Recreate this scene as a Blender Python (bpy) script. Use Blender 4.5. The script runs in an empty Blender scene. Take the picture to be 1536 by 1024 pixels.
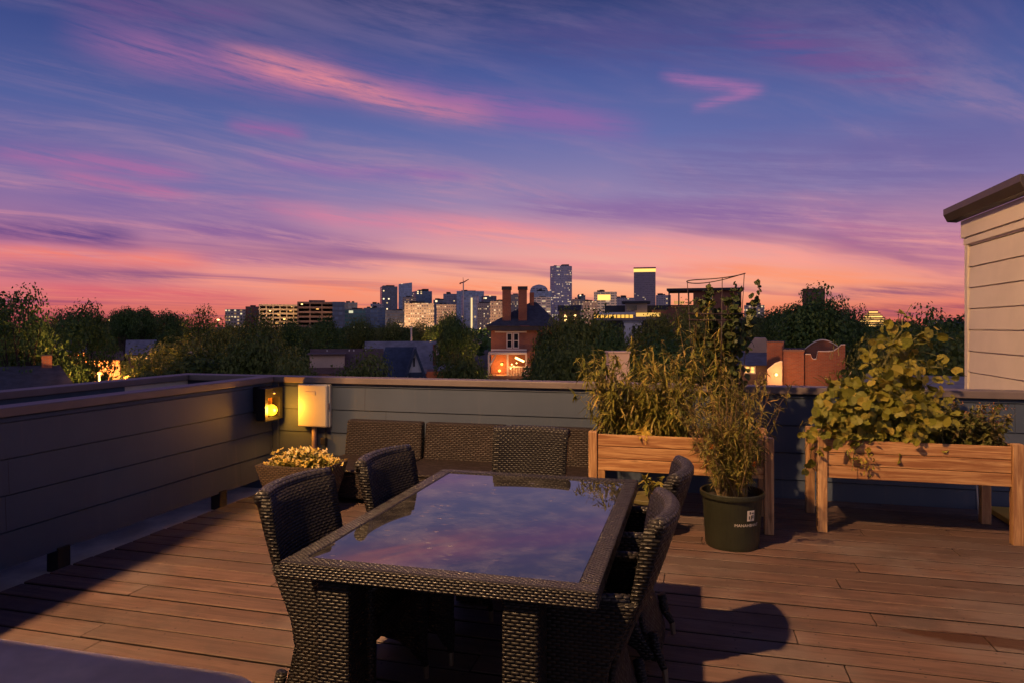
import bpy, math, random
from mathutils import Vector, Matrix, Quaternion, noise
RN = random.Random(11)
U = RN.uniform
S = bpy.context.scene
COL = S.collection
PI = math.pi
# ---------------------------------------------------------------- viewpoint constants
TH = math.radians(14.8); CT, ST = math.cos(TH), math.sin(TH)
EYE, FOC, HOR = 1.6, 1030.0, 490.0
GROUND = -9.0
def P(u, d):                       # point seen at photo column u and distance d
    xc = (u - 768) / FOC * d
    return xc * CT - d * ST, xc * ST + d * CT
def Z(v, d):                       # height seen at photo row v and distance d
    return EYE - (v - HOR) / FOC * d
def lin(c):
    c = c / 255.0
    return c / 12.92 if c <= .04045 else ((c + .055) / 1.055) ** 2.4
def rgb(r, g, b): return (lin(r), lin(g), lin(b), 1.0)

# ---------------------------------------------------------------- node helper
class G:
    def __init__(s, nt): s.nt = nt
    def n(s, t, **kw):
        x = s.nt.nodes.new(t)
        for k, v in kw.items(): setattr(x, k, v)
        return x
    def put(s, sock, v):
        if v is None: return
        if isinstance(v, bpy.types.NodeSocket): s.nt.links.new(v, sock)
        else: sock.default_value = v
    def m(s, op, a, b=None, c=None, clamp=False):
        x = s.n('ShaderNodeMath', operation=op, use_clamp=clamp)
        s.put(x.inputs[0], a); s.put(x.inputs[1], b); s.put(x.inputs[2], c)
        return x.outputs[0]
    def mix(s, f, a, b, mode='MIX'):
        x = s.n('ShaderNodeMix', data_type='RGBA', blend_type=mode)
        s.put(x.inputs[0], f); s.put(x.inputs[6], a); s.put(x.inputs[7], b)
        return x.outputs[2]
    def xyz(s, x=0., y=0., z=0.):
        c = s.n('ShaderNodeCombineXYZ')
        s.put(c.inputs[0], x); s.put(c.inputs[1], y); s.put(c.inputs[2], z)
        return c.outputs[0]
    def sep(s, v):
        c = s.n('ShaderNodeSeparateXYZ'); s.put(c.inputs[0], v)
        return c.outputs[0], c.outputs[1], c.outputs[2]
    def noise(s, vec, scale=1., detail=3., rough=.55, dist=0., out=0):
        x = s.n('ShaderNodeTexNoise')
        s.put(x.inputs['Vector'], vec); x.inputs['Scale'].default_value = scale
        x.inputs['Detail'].default_value = detail; x.inputs['Roughness'].default_value = rough
        x.inputs['Distortion'].default_value = dist
        return x.outputs[out]
    def white(s, vec, out=0):
        x = s.n('ShaderNodeTexWhiteNoise', noise_dimensions='3D'); s.put(x.inputs[0], vec)
        return x.outputs[out]
    def ss(s, v, a, b, lo=0., hi=1.):
        x = s.n('ShaderNodeMapRange', interpolation_type='SMOOTHSTEP')
        s.put(x.inputs[0], v); s.put(x.inputs[1], a); s.put(x.inputs[2], b)
        x.inputs[3].default_value = lo; x.inputs[4].default_value = hi
        return x.outputs[0]
    def ramp(s, f, stops):
        x = s.n('ShaderNodeValToRGB'); s.put(x.inputs[0], f)
        el = x.color_ramp.elements
        while len(el) < len(stops): el.new(.5)
        for e, (p, c) in zip(el, stops):
            e.position = p; e.color = c
        return x.outputs[0]
    def vm(s, op, a, b=None):
        x = s.n('ShaderNodeVectorMath', operation=op); s.put(x.inputs[0], a)
        if b is not None: s.put(x.inputs[1], b)
        return x.outputs[1] if op in ('DOT_PRODUCT', 'LENGTH') else x.outputs[0]
    def uv(s): return s.n('ShaderNodeUVMap').outputs[0]
    def obj(s): return s.n('ShaderNodeTexCoord').outputs['Object']
    def attr(s, name): return s.n('ShaderNodeAttribute', attribute_name=name).outputs['Fac']
    def bump(s, h, dist=.01, strength=.6):
        x = s.n('ShaderNodeBump'); s.put(x.inputs['Height'], h)
        x.inputs['Distance'].default_value = dist; x.inputs['Strength'].default_value = strength
        return x.outputs[0]
def new_mat(name):
    m = bpy.data.materials.new(name); m.use_nodes = True
    g = G(m.node_tree); b = m.node_tree.nodes['Principled BSDF']
    return m, g, b
def col(g, b, c): g.put(b.inputs['Base Color'], c)
def inp(g, b, **kw):
    names = dict(rough='Roughness', metal='Metallic', spec='Specular IOR Level', ior='IOR', normal='Normal',
                 em='Emission Color', es='Emission Strength', coat='Coat Weight', cr='Coat Roughness', tw='Transmission Weight')
    for k, v in kw.items(): g.put(b.inputs[names[k]], v)

def plain(name, c, rough=.6, var=.15, scale=6., metal=0., bump=0.):
    m, g, b = new_mat(name)
    n = g.noise(g.obj(), scale, 4., .6)
    lo = tuple(x * (1 - var) for x in c[:3]) + (1,); hi = tuple(min(1, x * (1 + var)) for x in c[:3]) + (1,)
    col(g, b, g.mix(g.ss(n, .3, .7), lo, hi)); inp(g, b, rough=rough, metal=metal)
    if bump: inp(g, b, normal=g.bump(n, bump))
    return m

def wicker(name, base, dark, row=.016, cell=.04, rough=.42):
    m, g, b = new_mat(name)
    u, v, _ = g.sep(g.uv())
    un = g.m('DIVIDE', u, cell); vn = g.m('DIVIDE', v, row)
    r = g.m('FLOOR', vn)
    off = g.m('MULTIPLY', g.m('MODULO', r, 2.), .5)
    uu = g.m('ADD', un, off)
    a = g.m('ABSOLUTE', g.m('SINE', g.m('MULTIPLY', uu, PI)))
    c = g.m('SINE', g.m('MULTIPLY', g.m('FRACT', vn), PI))
    h = g.m('MULTIPLY', g.m('POWER', a, .7), g.m('POWER', g.m('ABSOLUTE', c), .6))
    cellid = g.white(g.xyz(g.m('FLOOR', uu), r, 0.))
    tone = g.mix(g.m('MULTIPLY', cellid, .55), base, tuple(x * .45 for x in base[:3]) + (1,))
    wear = g.noise(g.obj(), 3.5, 3.)
    tone = g.mix(g.m('MULTIPLY', g.ss(wear, .5, .75), .35), tone, tuple(min(1, x * 1.7) for x in base[:3]) + (1,))
    hn = g.noise(g.obj(), 70., 2.)
    col(g, b, g.mix(g.ss(g.m('ADD', h, g.m('MULTIPLY', g.m('SUBTRACT', hn, .5), .35)), .12, .6), dark, tone))
    inp(g, b, rough=g.m('ADD', rough - .08, g.m('MULTIPLY', cellid, .2)), normal=g.bump(h, .006, .85), spec=.32)
    return m

def timber(name, light, dark, axis='u', rough=.55, gscale=1.):
    m, g, b = new_mat(name)
    u, v, _ = g.sep(g.uv()); ox, oy, oz = g.sep(g.obj())
    t = g.attr('tint')
    if axis == 'v': u, v = v, u
    p = g.xyz(g.m('MULTIPLY', u, 1.6 * gscale), g.m('MULTIPLY', v, 26. * gscale), g.m('ADD', g.m('MULTIPLY', t, 37.), g.m('MULTIPLY', g.m('ADD', oz, oy), .6)))
    n = g.noise(p, 1.2, 6., .62, .6)
    f = g.noise(g.xyz(g.m('MULTIPLY', u, 9.), g.m('MULTIPLY', v, 160.), g.m('MULTIPLY', t, 11.)), 1., 3., .6)
    kn = g.noise(g.xyz(g.m('MULTIPLY', u, 3.), g.m('MULTIPLY', v, 11.), g.m('MULTIPLY', t, 19.)), 1.4, 2., .5)
    k = g.ss(kn, .64, .74)
    c = g.mix(g.ss(n, .36, .64), dark, light)
    c = g.mix(g.m('MULTIPLY', g.ss(f, .35, .65), .3), c, dark)
    c = g.mix(g.m('MULTIPLY', k, .6), c, tuple(x * .45 for x in dark[:3]) + (1,))
    c = g.mix(g.m('MULTIPLY', g.m('SUBTRACT', t, .5), .5), c, tuple(x * .5 for x in dark[:3]) + (1,))
    col(g, b, c); inp(g, b, rough=rough, normal=g.bump(f, .002, .5))
    return m

def leafmat(name, c1, c2, c3, trans=.35, rough=.5, pos=None):
    m, g, b = new_mat(name)
    t = g.attr('tint')
    c = g.ramp(t, [(0., c1), (.55, c2), (1., c3)])
    col(g, b, c); inp(g, b, rough=rough, spec=.3)
    tr = g.n('ShaderNodeBsdfTranslucent'); g.put(tr.inputs[0], c)
    mx = g.n('ShaderNodeMixShader'); mx.inputs[0].default_value = trans
    nt = m.node_tree
    nt.links.new(b.outputs[0], mx.inputs[1]); nt.links.new(tr.outputs[0], mx.inputs[2])
    nt.links.new(mx.outputs[0], nt.nodes['Material Output'].inputs[0])
    return m

def glow(name, c, strength):
    m, g, b = new_mat(name)
    col(g, b, (c[0] * .5, c[1] * .5, c[2] * .5, 1)); inp(g, b, em=c, es=strength, rough=.3)
    return m

FSEED = [0]
def facade(name, wall, glass, bay, flr, fw, fh, lit, litc=(1, .62, .22, 1), st=1.6, rough=.15, wr=.7):
    """windowed far facade; UV is in metres"""
    FSEED[0] += 1
    m, g, b = new_mat(name)
    u, v, _ = g.sep(g.uv())
    un = g.m('DIVIDE', u, bay); vn = g.m('DIVIDE', v, flr)
    fx = g.m('FRACT', un); fz = g.m('FRACT', vn)
    mx = g.m('MULTIPLY', g.m('GREATER_THAN', fx, (1 - fw) / 2), g.m('LESS_THAN', fx, (1 + fw) / 2))
    mz = g.m('MULTIPLY', g.m('GREATER_THAN', fz, (1 - fh) / 2), g.m('LESS_THAN', fz, (1 + fh) / 2))
    nz = g.sep(g.n('ShaderNodeNewGeometry').outputs['Normal'])[2]
    side = g.m('LESS_THAN', g.m('ABSOLUTE', nz), .5)
    win = g.m('MULTIPLY', g.m('MULTIPLY', mx, mz), side)
    cell = g.xyz(g.m('FLOOR', un), g.m('FLOOR', vn), float(FSEED[0]) * 3.7)
    r1 = g.white(cell, 0)
    r2 = g.white(g.vm('ADD', cell, (17.3, 5.1, 2.2)), 0)
    flo = g.white(g.xyz(g.m('FLOOR', g.m('DIVIDE', un, 7.)), g.m('FLOOR', vn), FSEED[0] * 1.3), 0)
    isl = g.m('LESS_THAN', g.m('ADD', g.m('MULTIPLY', r1, .65), g.m('MULTIPLY', flo, .35)), lit)
    wv = g.mix(g.m('MULTIPLY', g.noise(g.obj(), .06, 3.), .5), wall, tuple(x * .6 for x in wall[:3]) + (1,))
    gv = g.mix(r2, glass, tuple(x * 1.8 for x in glass[:3]) + (1,))
    col(g, b, g.mix(win, wv, gv))
    inp(g, b, rough=g.m('SUBTRACT', wr, g.m('MULTIPLY', win, wr - rough)))
    lc = g.mix(r2, litc, (1, .78, .45, 1))
    inp(g, b, em=lc, es=g.m('MULTIPLY', g.m('MULTIPLY', win, isl), g.m('MULTIPLY', g.m('ADD', r2, .35), st)))
    return m

# ---------------------------------------------------------------- mesh helper
class M:
    def __init__(s): s.v = []; s.f = []; s.t = []
    def add(s, vs, fs, t=.5):
        o = len(s.v); s.v.extend(vs)
        for f in fs: s.f.append(tuple(i + o for i in f)); s.t.append(t)
        return s
    def box(s, x0, x1, y0, y1, z0, z1, t=.5):
        return s.add([(x0, y0, z0), (x1, y0, z0), (x1, y1, z0), (x0, y1, z0), (x0, y0, z1), (x1, y0, z1), (x1, y1, z1), (x0, y1, z1)],
                     [(0, 3, 2, 1), (4, 5, 6, 7), (0, 1, 5, 4), (1, 2, 6, 5), (2, 3, 7, 6), (3, 0, 4, 7)], t)
    def hexa(s, b, tp, t=.5):      # four bottom points, four top points
        return s.add(list(b) + list(tp), [(0, 3, 2, 1), (4, 5, 6, 7), (0, 1, 5, 4), (1, 2, 6, 5), (2, 3, 7, 6), (3, 0, 4, 7)], t)
    def loft(s, rings, t=.5, caps=True, closed=True):
        n = len(rings[0]); vs = [p for r in rings for p in r]; fs = []
        for i in range(len(rings) - 1):
            for j in range(n if closed else n - 1):
                k = (j + 1) % n
                fs.append((i * n + j, i * n + k, (i + 1) * n + k, (i + 1) * n + j))
        if caps:
            fs.append(tuple(range(n - 1, -1, -1))); fs.append(tuple(range((len(rings) - 1) * n, len(rings) * n)))
        return s.add(vs, fs, t)
    def tube(s, pts, rad, n=6, t=.5, caps=True):
        pts = [Vector(p) for p in pts]; rings = []; up = None
        for i, p in enumerate(pts):
            d = (pts[min(i + 1, len(pts) - 1)] - pts[max(i - 1, 0)])
            if d.length < 1e-9: d = Vector((0, 0, 1))
            d.normalize()
            if up is None:
                up = Vector((1, 0, 0)) if abs(d.x) < .8 else Vector((0, 1, 0))
            a = d.cross(up); a.normalize(); b = d.cross(a); up = -b if False else up
            r = rad[i] if isinstance(rad, (list, tuple)) else rad
            rings.append([tuple(p + (a * math.cos(2 * PI * k / n) + b * math.sin(2 * PI * k / n)) * r) for k in range(n)])
        return s.loft(rings, t, caps)
    def lathe(s, c, prof, n=28, t=.5):
        rings = [[(c[0] + r * math.cos(2 * PI * k / n), c[1] + r * math.sin(2 * PI * k / n), c[2] + z) for k in range(n)] for r, z in prof]
        return s.loft(rings, t)
    def prism(s, poly, a0, a1, axis='y', t=.5):    # poly in the other two axes (x,z) / (y,z) / (x,y)
        def pt(p, a):
            return (p[0], a, p[1]) if axis == 'y' else ((a, p[0], p[1]) if axis == 'x' else (p[0], p[1], a))
        n = len(poly)
        vs = [pt(p, a0) for p in poly] + [pt(p, a1) for p in poly]
        fs = [tuple(range(n)), tuple(range(2 * n - 1, n - 1, -1))] + [(i, n + i, n + (i + 1) % n, (i + 1) % n) for i in range(n)]
        return s.add(vs, fs, t)
    def build(s, name, mat, parent=None, bevel=0, smooth=False, uv=True, seg=2, ofs=None):
        me = bpy.data.meshes.new(name)
        o = Vector((0, 0, 0)) if ofs is None else Vector(ofs)
        if parent is not None and ofs is None:
            r = parent
            while r.parent is not None: r = r.parent
            if r.get('worldbuilt'): o = r.location
        vs = s.v if o.length == 0 else [(x - o.x, y - o.y, z - o.z) for x, y, z in s.v]
        me.from_pydata(vs, [], s.f)
        if smooth: me.polygons.foreach_set('use_smooth', [True] * len(me.polygons))
        a = me.attributes.new('tint', 'FLOAT', 'FACE'); a.data.foreach_set('value', s.t)
        if uv:
            l = me.uv_layers.new(name='UVMap'); buf = [0.0] * (2 * len(me.loops))
            for p in me.polygons:
                n = p.normal; ax, ay, az = abs(n.x), abs(n.y), abs(n.z)
                for li in p.loop_indices:
                    c = vs[me.loops[li].vertex_index]
                    q = (c[0], c[1]) if az > ax and az > ay else ((c[1], c[2]) if ax > ay else (c[0], c[2]))
                    buf[2 * li] = q[0]; buf[2 * li + 1] = q[1]
            l.data.foreach_set('uv', buf)
        me.materials.append(mat); me.update()
        ob = bpy.data.objects.new(name, me); COL.objects.link(ob)
        if parent is not None: ob.parent = parent
        if bevel:
            b = ob.modifiers.new('Bevel', 'BEVEL'); b.width = bevel; b.segments = seg; b.limit_method = 'ANGLE'; b.angle_limit = .7
        return ob

def tag(o, label=None, cat=None, group=None, kind=None):
    if label: o['label'] = label
    if cat: o['category'] = cat
    if group: o['group'] = group
    if kind: o['kind'] = kind
    return o
def thing(name, label, cat, loc=(0, 0, 0), rz=0., group=None, world=True):
    o = bpy.data.objects.new(name, None); COL.objects.link(o)
    o.location = loc; o.rotation_euler = (0, 0, rz); o.empty_display_size = .2
    if world: o['worldbuilt'] = True
    return tag(o, label, cat, group)
def dup(root, loc, rz=0., label=None, scale=1.):
    r = root.copy(); COL.objects.link(r); r.location = loc; r.rotation_euler = (0, 0, rz)
    r.scale = (scale,) * 3 if not isinstance(scale, tuple) else scale
    if label: r['label'] = label
    for ch in list(root.children):
        c = ch.copy(); COL.objects.link(c); c.parent = r
        for gch in list(ch.children):
            d = gch.copy(); COL.objects.link(d); d.parent = c
    return r
def light(kind, name, loc, power, color, size=.05, parent=None, **kw):
    l = bpy.data.lights.new(name, kind); l.energy = power; l.color = color
    if kind != 'SUN': l.shadow_soft_size = size
    for k, v in kw.items(): setattr(l, k, v)
    o = bpy.data.objects.new(name, l); COL.objects.link(o); o.location = loc
    return o

# ---------------------------------------------------------------- camera
cam = bpy.data.cameras.new('camera'); camo = bpy.data.objects.new('camera', cam); COL.objects.link(camo)
cam.sensor_width = 36; cam.lens = FOC / 1536 * 36; cam.shift_y = -(512 - HOR) / 1536
cam.clip_start = .05; cam.clip_end = 30000
camo.location = (0, 0, EYE); camo.rotation_euler = (PI / 2, 0, TH)
S.camera = camo
S.view_settings.view_transform = 'Standard'; S.view_settings.look = 'None'
S.view_settings.exposure = 0; S.view_settings.gamma = 1
S.cycles.max_bounces = 6; S.cycles.transparent_max_bounces = 6
S.cycles.sample_clamp_indirect = 4

# ---------------------------------------------------------------- sky (dusk gradient with cirrus bands on a cloud layer)
def make_sky():
    w = bpy.data.worlds.new('World'); S.world = w; w.use_nodes = True
    nt = w.node_tree; g = G(nt); bg = nt.nodes['Background']
    d = g.vm('NORMALIZE', g.n('ShaderNodeTexCoord').outputs['Generated'])
    x, y, z = g.sep(d)
    f = g.vm('DOT_PRODUCT', d, (-ST, CT, 0)); r = g.vm('DOT_PRODUCT', d, (CT, ST, 0))
    az = g.m('MULTIPLY', g.m('ARCTAN2', r, f), 180 / PI)
    el = g.m('MULTIPLY', g.m('ARCSINE', z), 180 / PI)
    # cloud layer coordinates: streaks run along one compass direction
    zz = g.m('ADD', g.m('MAXIMUM', z, 0.), .045)
    cx = g.m('DIVIDE', x, zz); cy = g.m('DIVIDE', y, zz)
    A = math.radians(48); ca, sa = math.cos(A), math.sin(A)
    par = g.m('ADD', g.m('MULTIPLY', cx, ca), g.m('MULTIPLY', cy, sa))
    per = g.m('SUBTRACT', g.m('MULTIPLY', cy, ca), g.m('MULTIPLY', cx, sa))
    warp = g.m('MULTIPLY', g.m('SUBTRACT', g.noise(g.xyz(g.m('MULTIPLY', par, .3), g.m('MULTIPLY', per, .5), 3.), 1., 2.), .5), 1.4)
    pw = g.m('ADD', per, warp)
    n1 = g.noise(g.xyz(g.m('MULTIPLY', par, .22), g.m('MULTIPLY', pw, .85), 0.), 1., 5., .6)
    n2 = g.noise(g.xyz(g.m('MULTIPLY', par, 1.1), g.m('MULTIPLY', pw, 3.4), 7.), 1., 8., .68)
    n3 = g.noise(g.xyz(g.m('MULTIPLY', par, .16), g.m('MULTIPLY', pw, .7), 21.), 1., 4., .55)
    # large warps for the hand-placed bands, in angle space
    wv = g.m('SUBTRACT', g.noise(g.xyz(g.m('MULTIPLY', az, .06), g.m('MULTIPLY', el, .12), 5.), 1., 3., .55), .5)
    fine = g.noise(g.xyz(g.m('ADD', g.m('MULTIPLY', az, .07), g.m('MULTIPLY', el, .18)), g.m('ADD', g.m('MULTIPLY', el, 1.25), g.m('MULTIPLY', az, .14)), 9.), 1., 8., .66)
    fine = g.m('ADD', g.m('MULTIPLY', fine, .62), g.m('MULTIPLY', g.noise(g.xyz(g.m('ADD', g.m('MULTIPLY', az, .34), g.m('MULTIPLY', el, .3)), g.m('ADD', g.m('MULTIPLY', el, 2.2), g.m('MULTIPLY', az, .3)), 31.), 1., 6., .7), .38))
    def R3(stops): return g.ramp(g.m('DIVIDE', el, 90., clamp=True), [(e / 90., rgb(*c)) for e, c in stops])
    ctr = R3([(0, (242, 116, 82)), (1.3, (253, 146, 100)), (3.2, (254, 176, 138)), (5.2, (246, 172, 154)), (7.4, (210, 152, 166)), (10.5, (150, 132, 174)),
              (15.5, (100, 110, 168)), (20.5, (74, 90, 152)), (25.5, (50, 64, 116)), (40, (38, 46, 108)), (90, (30, 36, 84))])
    sid = R3([(0, (136, 56, 88)), (1.3, (188, 78, 104)), (3.2, (212, 106, 130)), (5.2, (190, 106, 144)), (7.4, (140, 102, 156)), (10.5, (104, 98, 160)),
              (15.5, (78, 92, 152)), (20.5, (57, 72, 132)), (25.5, (41, 53, 100)), (40, (34, 42, 100)), (90, (30, 36, 84))])
    bak = R3([(0, (184, 164, 172)), (10, (180, 168, 186)), (30, (120, 120, 160)), (60, (60, 66, 116)), (90, (30, 36, 84))])
    ga = g.m('EXPONENT', g.m('MULTIPLY', g.m('POWER', g.m('ABSOLUTE', g.m('DIVIDE', g.m('SUBTRACT', az, 7.), 35.)), 2.), -1.))
    c = g.mix(ga, sid, ctr)
    c = g.mix(g.ss(g.m('ABSOLUTE', az), 60., 120.), c, bak)
    # natural wisps
    pink = R3([(0, (240, 108, 92)), (2.5, (252, 148, 120)), (5, (252, 164, 144)), (8, (222, 148, 164)), (14, (178, 138, 168)), (22, (134, 114, 156)), (30, (92, 86, 132)), (90, (40, 44, 92))])
    dark = R3([(0, (110, 50, 90)), (4, (132, 78, 130)), (8, (104, 78, 142)), (15, (72, 72, 140)), (25, (44, 48, 104)), (90, (30, 36, 84))])
    wm = g.m('MULTIPLY', g.ss(n1, .43, .66), g.ss(n2, .36, .62))
    fade = g.m('SUBTRACT', 1., g.ss(g.m('ABSOLUTE', az), 70., 140., 0., .7))
    c = g.mix(g.m('MULTIPLY', g.m('MULTIPLY', wm, fade), .64), c, pink)
    c = g.mix(g.m('MULTIPLY', g.m('MULTIPLY', g.ss(n3, .5, .72), g.ss(el, 20., 6.)), .6), c, dark)
    def band(u1, v1, u2, v2, w, cc, s):
        nonlocal c
        def ae(u, v):
            a = math.atan((u - 768) / FOC); return math.degrees(a), math.degrees(math.atan((HOR - v) / FOC * math.cos(a)))
        a1, e1 = ae(u1, v1); a2, e2 = ae(u2, v2)
        dx, dy = a2 - a1, e2 - e1; L = math.hypot(dx, dy); w = w / FOC * 57.3
        t = g.m('ADD', g.m('MULTIPLY', az, dx / L / L), g.m('ADD', g.m('MULTIPLY', el, dy / L / L), -(a1 * dx + e1 * dy) / L / L))
        pr = g.m('ADD', g.m('MULTIPLY', az, -dy / L / w), g.m('ADD', g.m('MULTIPLY', el, dx / L / w), (a1 * dy - e1 * dx) / L / w))
        pr = g.m('ADD', pr, g.m('MULTIPLY', wv, min(3.2, 2.6 / w)))
        k = g.m('EXPONENT', g.m('MULTIPLY', g.m('MULTIPLY', pr, pr), -1.))
        win = g.m('MULTIPLY', g.m('MULTIPLY', t, g.m('SUBTRACT', 1., t)), 4.)
        win = g.ss(win, 0., .9)
        mask = g.m('MULTIPLY', g.m('MULTIPLY', k, win), g.ss(fine, .34, .58, .10 * s, s))
        c = g.mix(mask, c, rgb(*cc))
    for b in SKY_BANDS: band(*b)
    g.put(bg.inputs[0], c); bg.inputs[1].default_value = 1.0
    w.cycles.sampling_method = 'MANUAL'; w.cycles.sample_map_resolution = 256
SKY_BANDS = [
    (640, 40, 1560, 10, 34, (84, 74, 132), .5), (1080, 50, 1450, 120, 22, (124, 84, 142), .6), (60, 0, 420, 30, 14, (112, 80, 138), .6),
    (900, 250, 1600, 240, 50, (98, 86, 150), .4), (0, 300, 520, 330, 40, (104, 88, 158), .4),
    (60, 40, 600, 140, 24, (160, 106, 156), .75), (300, 70, 780, 180, 15, (230, 138, 148), .95), (520, 120, 1000, 200, 20, (150, 102, 164), .7),
    (980, 112, 1160, 140, 9, (172, 112, 166), .75), (1030, 164, 1150, 134, 7, (168, 112, 166), .7), (330, 180, 470, 204, 10, (158, 100, 158), .7),
    (-60, 215, 330, 262, 12, (176, 108, 160), .75), (40, 258, 310, 298, 9, (196, 114, 156), .75), (330, 232, 760, 262, 12, (150, 104, 168), .6),
    (330, 305, 900, 350, 14, (218, 130, 158), .7), (560, 335, 1400, 385, 20, (252, 158, 146), .7), (700, 300, 1400, 325, 22, (120, 86, 156), .6),
    (-80, 336, 230, 366, 18, (78, 62, 132), .85), (200, 345, 620, 372, 14, (112, 80, 150), .6), (-80, 378, 350, 402, 12, (240, 128, 118), .95),
    (250, 388, 620, 398, 9, (128, 82, 146), .55), (-60, 408, 330, 424, 12, (96, 66, 128), .6), (700, 392, 1180, 404, 9, (226, 124, 146), .5),
    (980, 398, 1480, 432, 14, (255, 150, 108), .8), (1200, 350, 1540, 372, 26, (150, 90, 146), .6), (1180, 446, 1500, 428, 9, (110, 70, 118), .8), (1200, 474, 1520, 456, 8, (126, 58, 100), .75),
    (380, 424, 900, 440, 12, (254, 138, 100), .7), (0, 436, 420, 450, 10, (212, 88, 110), .6)]
make_sky()
# ---------------------------------------------------------------- materials
MAT = {}
MAT['wick'] = wicker('dark_wicker', (.019, .0165, .0165, 1), (.004, .0038, .0045, 1), .0125, .032, .44)
MAT['wick_sofa'] = wicker('sofa_wicker', (.042, .028, .022, 1), (.012, .009, .008, 1), .018, .05, .5)
MAT['wick_edge'] = wicker('wicker_piping', (.040, .036, .038, 1), (.015, .014, .015, 1), .016, .03, .36)
MAT['wick_frame'] = wicker('wicker_frame', (.042, .037, .039, 1), (.008, .0075, .009, 1), .010, .024, .34)
MAT['wick_tan'] = wicker('planter_wicker', (.16, .105, .065, 1), (.03, .022, .016, 1), .016, .04, .5)
MAT['dkmetal'] = plain('black_metal', (.012, .012, .013, 1), .4, .1)
MAT['brass'] = plain('brass_tip', (.45, .36, .26, 1), .3, .1, 6, .9)
MAT['wood_h'] = timber('planter_plank', (.66, .38, .165, 1), (.30, .125, .045, 1), 'u')
MAT['wood_v'] = timber('planter_leg', (.62, .37, .17, 1), (.29, .14, .06, 1), 'v')
MAT['soil'] = plain('soil', (.025, .017, .012, 1), .95, .5, 40, 0, .02)
MAT['cap'] = plain('cap_trim', (.17, .135, .125, 1), .5, .12, 3)
MAT['cream'] = plain('cream_siding', (.72, .62, .49, 1), .55, .06, 1.5)
MAT['gutter'] = plain('brown_gutter', (.055, .04, .035, 1), .45, .15, 4)
MAT['shingle'] = plain('shingle', (.07, .06, .058, 1), .9, .3, 9)
MAT['membrane'] = plain('roof_membrane', (.66, .54, .42, 1), .85, .25, 2.5, 0, .01)
MAT['white_plastic'] = plain('white_plastic', (.56, .51, .42, 1), .4, .04, 3)
MAT['black_plastic'] = plain('black_plastic', (.02, .02, .02, 1), .5, .1)
MAT['pot_green'] = plain('green_plastic', (.020, .022, .011, 1), .45, .2, 5)
MAT['pot_grey'] = plain('grey_plastic', (.10, .085, .07, 1), .5, .2, 5)
MAT['label'] = plain('label_white', (.62, .56, .48, 1), .6, .08, 60)
MAT['mustard'] = plain('mustard_board', (.60, .36, .05, 1), .6, .15, 3)
MAT['cloth'] = plain('grey_cloth', (.70, .57, .48, 1), .9, .22, 2.2, 0, .01)
MAT['stem'] = plain('stem_green', (.16, .15, .04, 1), .6, .3, 20)
MAT['stem_tan'] = plain('stem_tan', (.26, .17, .07, 1), .7, .3, 20)
MAT['wire'] = plain('cage_wire', (.035, .02, .018, 1), .5, .2)
MAT['pipe'] = plain('conduit', (.36, .24, .19, 1), .5, .15)
def siding_mat():
    m, g, b = new_mat('slate_siding')
    u, v, _ = g.sep(g.uv())
    n = g.noise(g.xyz(g.m('MULTIPLY', u, 2.), g.m('MULTIPLY', v, 30.), 0.), 1.5, 5., .6)
    bl = g.noise(g.obj(), .9, 4., .6); dr = g.noise(g.xyz(g.m('MULTIPLY', u, 14.), g.m('MULTIPLY', v, .9), 4.), 1., 3., .6)
    c = g.mix(g.ss(bl, .3, .7), (.050, .070, .110, 1), (.070, .092, .136, 1))
    c = g.mix(g.m('MULTIPLY', g.ss(dr, .56, .75), .35), c, (.11, .118, .145, 1))
    rw = g.m('FLOOR', g.m('DIVIDE', g.m('ADD', v, 1.105), .2555))
    sh_ = g.m('MULTIPLY', g.white(g.xyz(rw, 3., 1.)), 3.1)
    jn = g.m('ABSOLUTE', g.m('SUBTRACT', g.m('FRACT', g.m('DIVIDE', g.m('ADD', u, sh_), 3.1)), .5))
    c = g.mix(g.m('MULTIPLY', g.m('LESS_THAN', jn, .0009), .8), c, (.015, .016, .02, 1))
    col(g, b, c); inp(g, b, rough=.62, normal=g.bump(n, .002, .35))
    return m
MAT['slate'] = siding_mat()
MAT['blue_side'] = plain('blue_siding', (.045, .085, .13, 1), .6, .15, 2)
DY = .172
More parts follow.
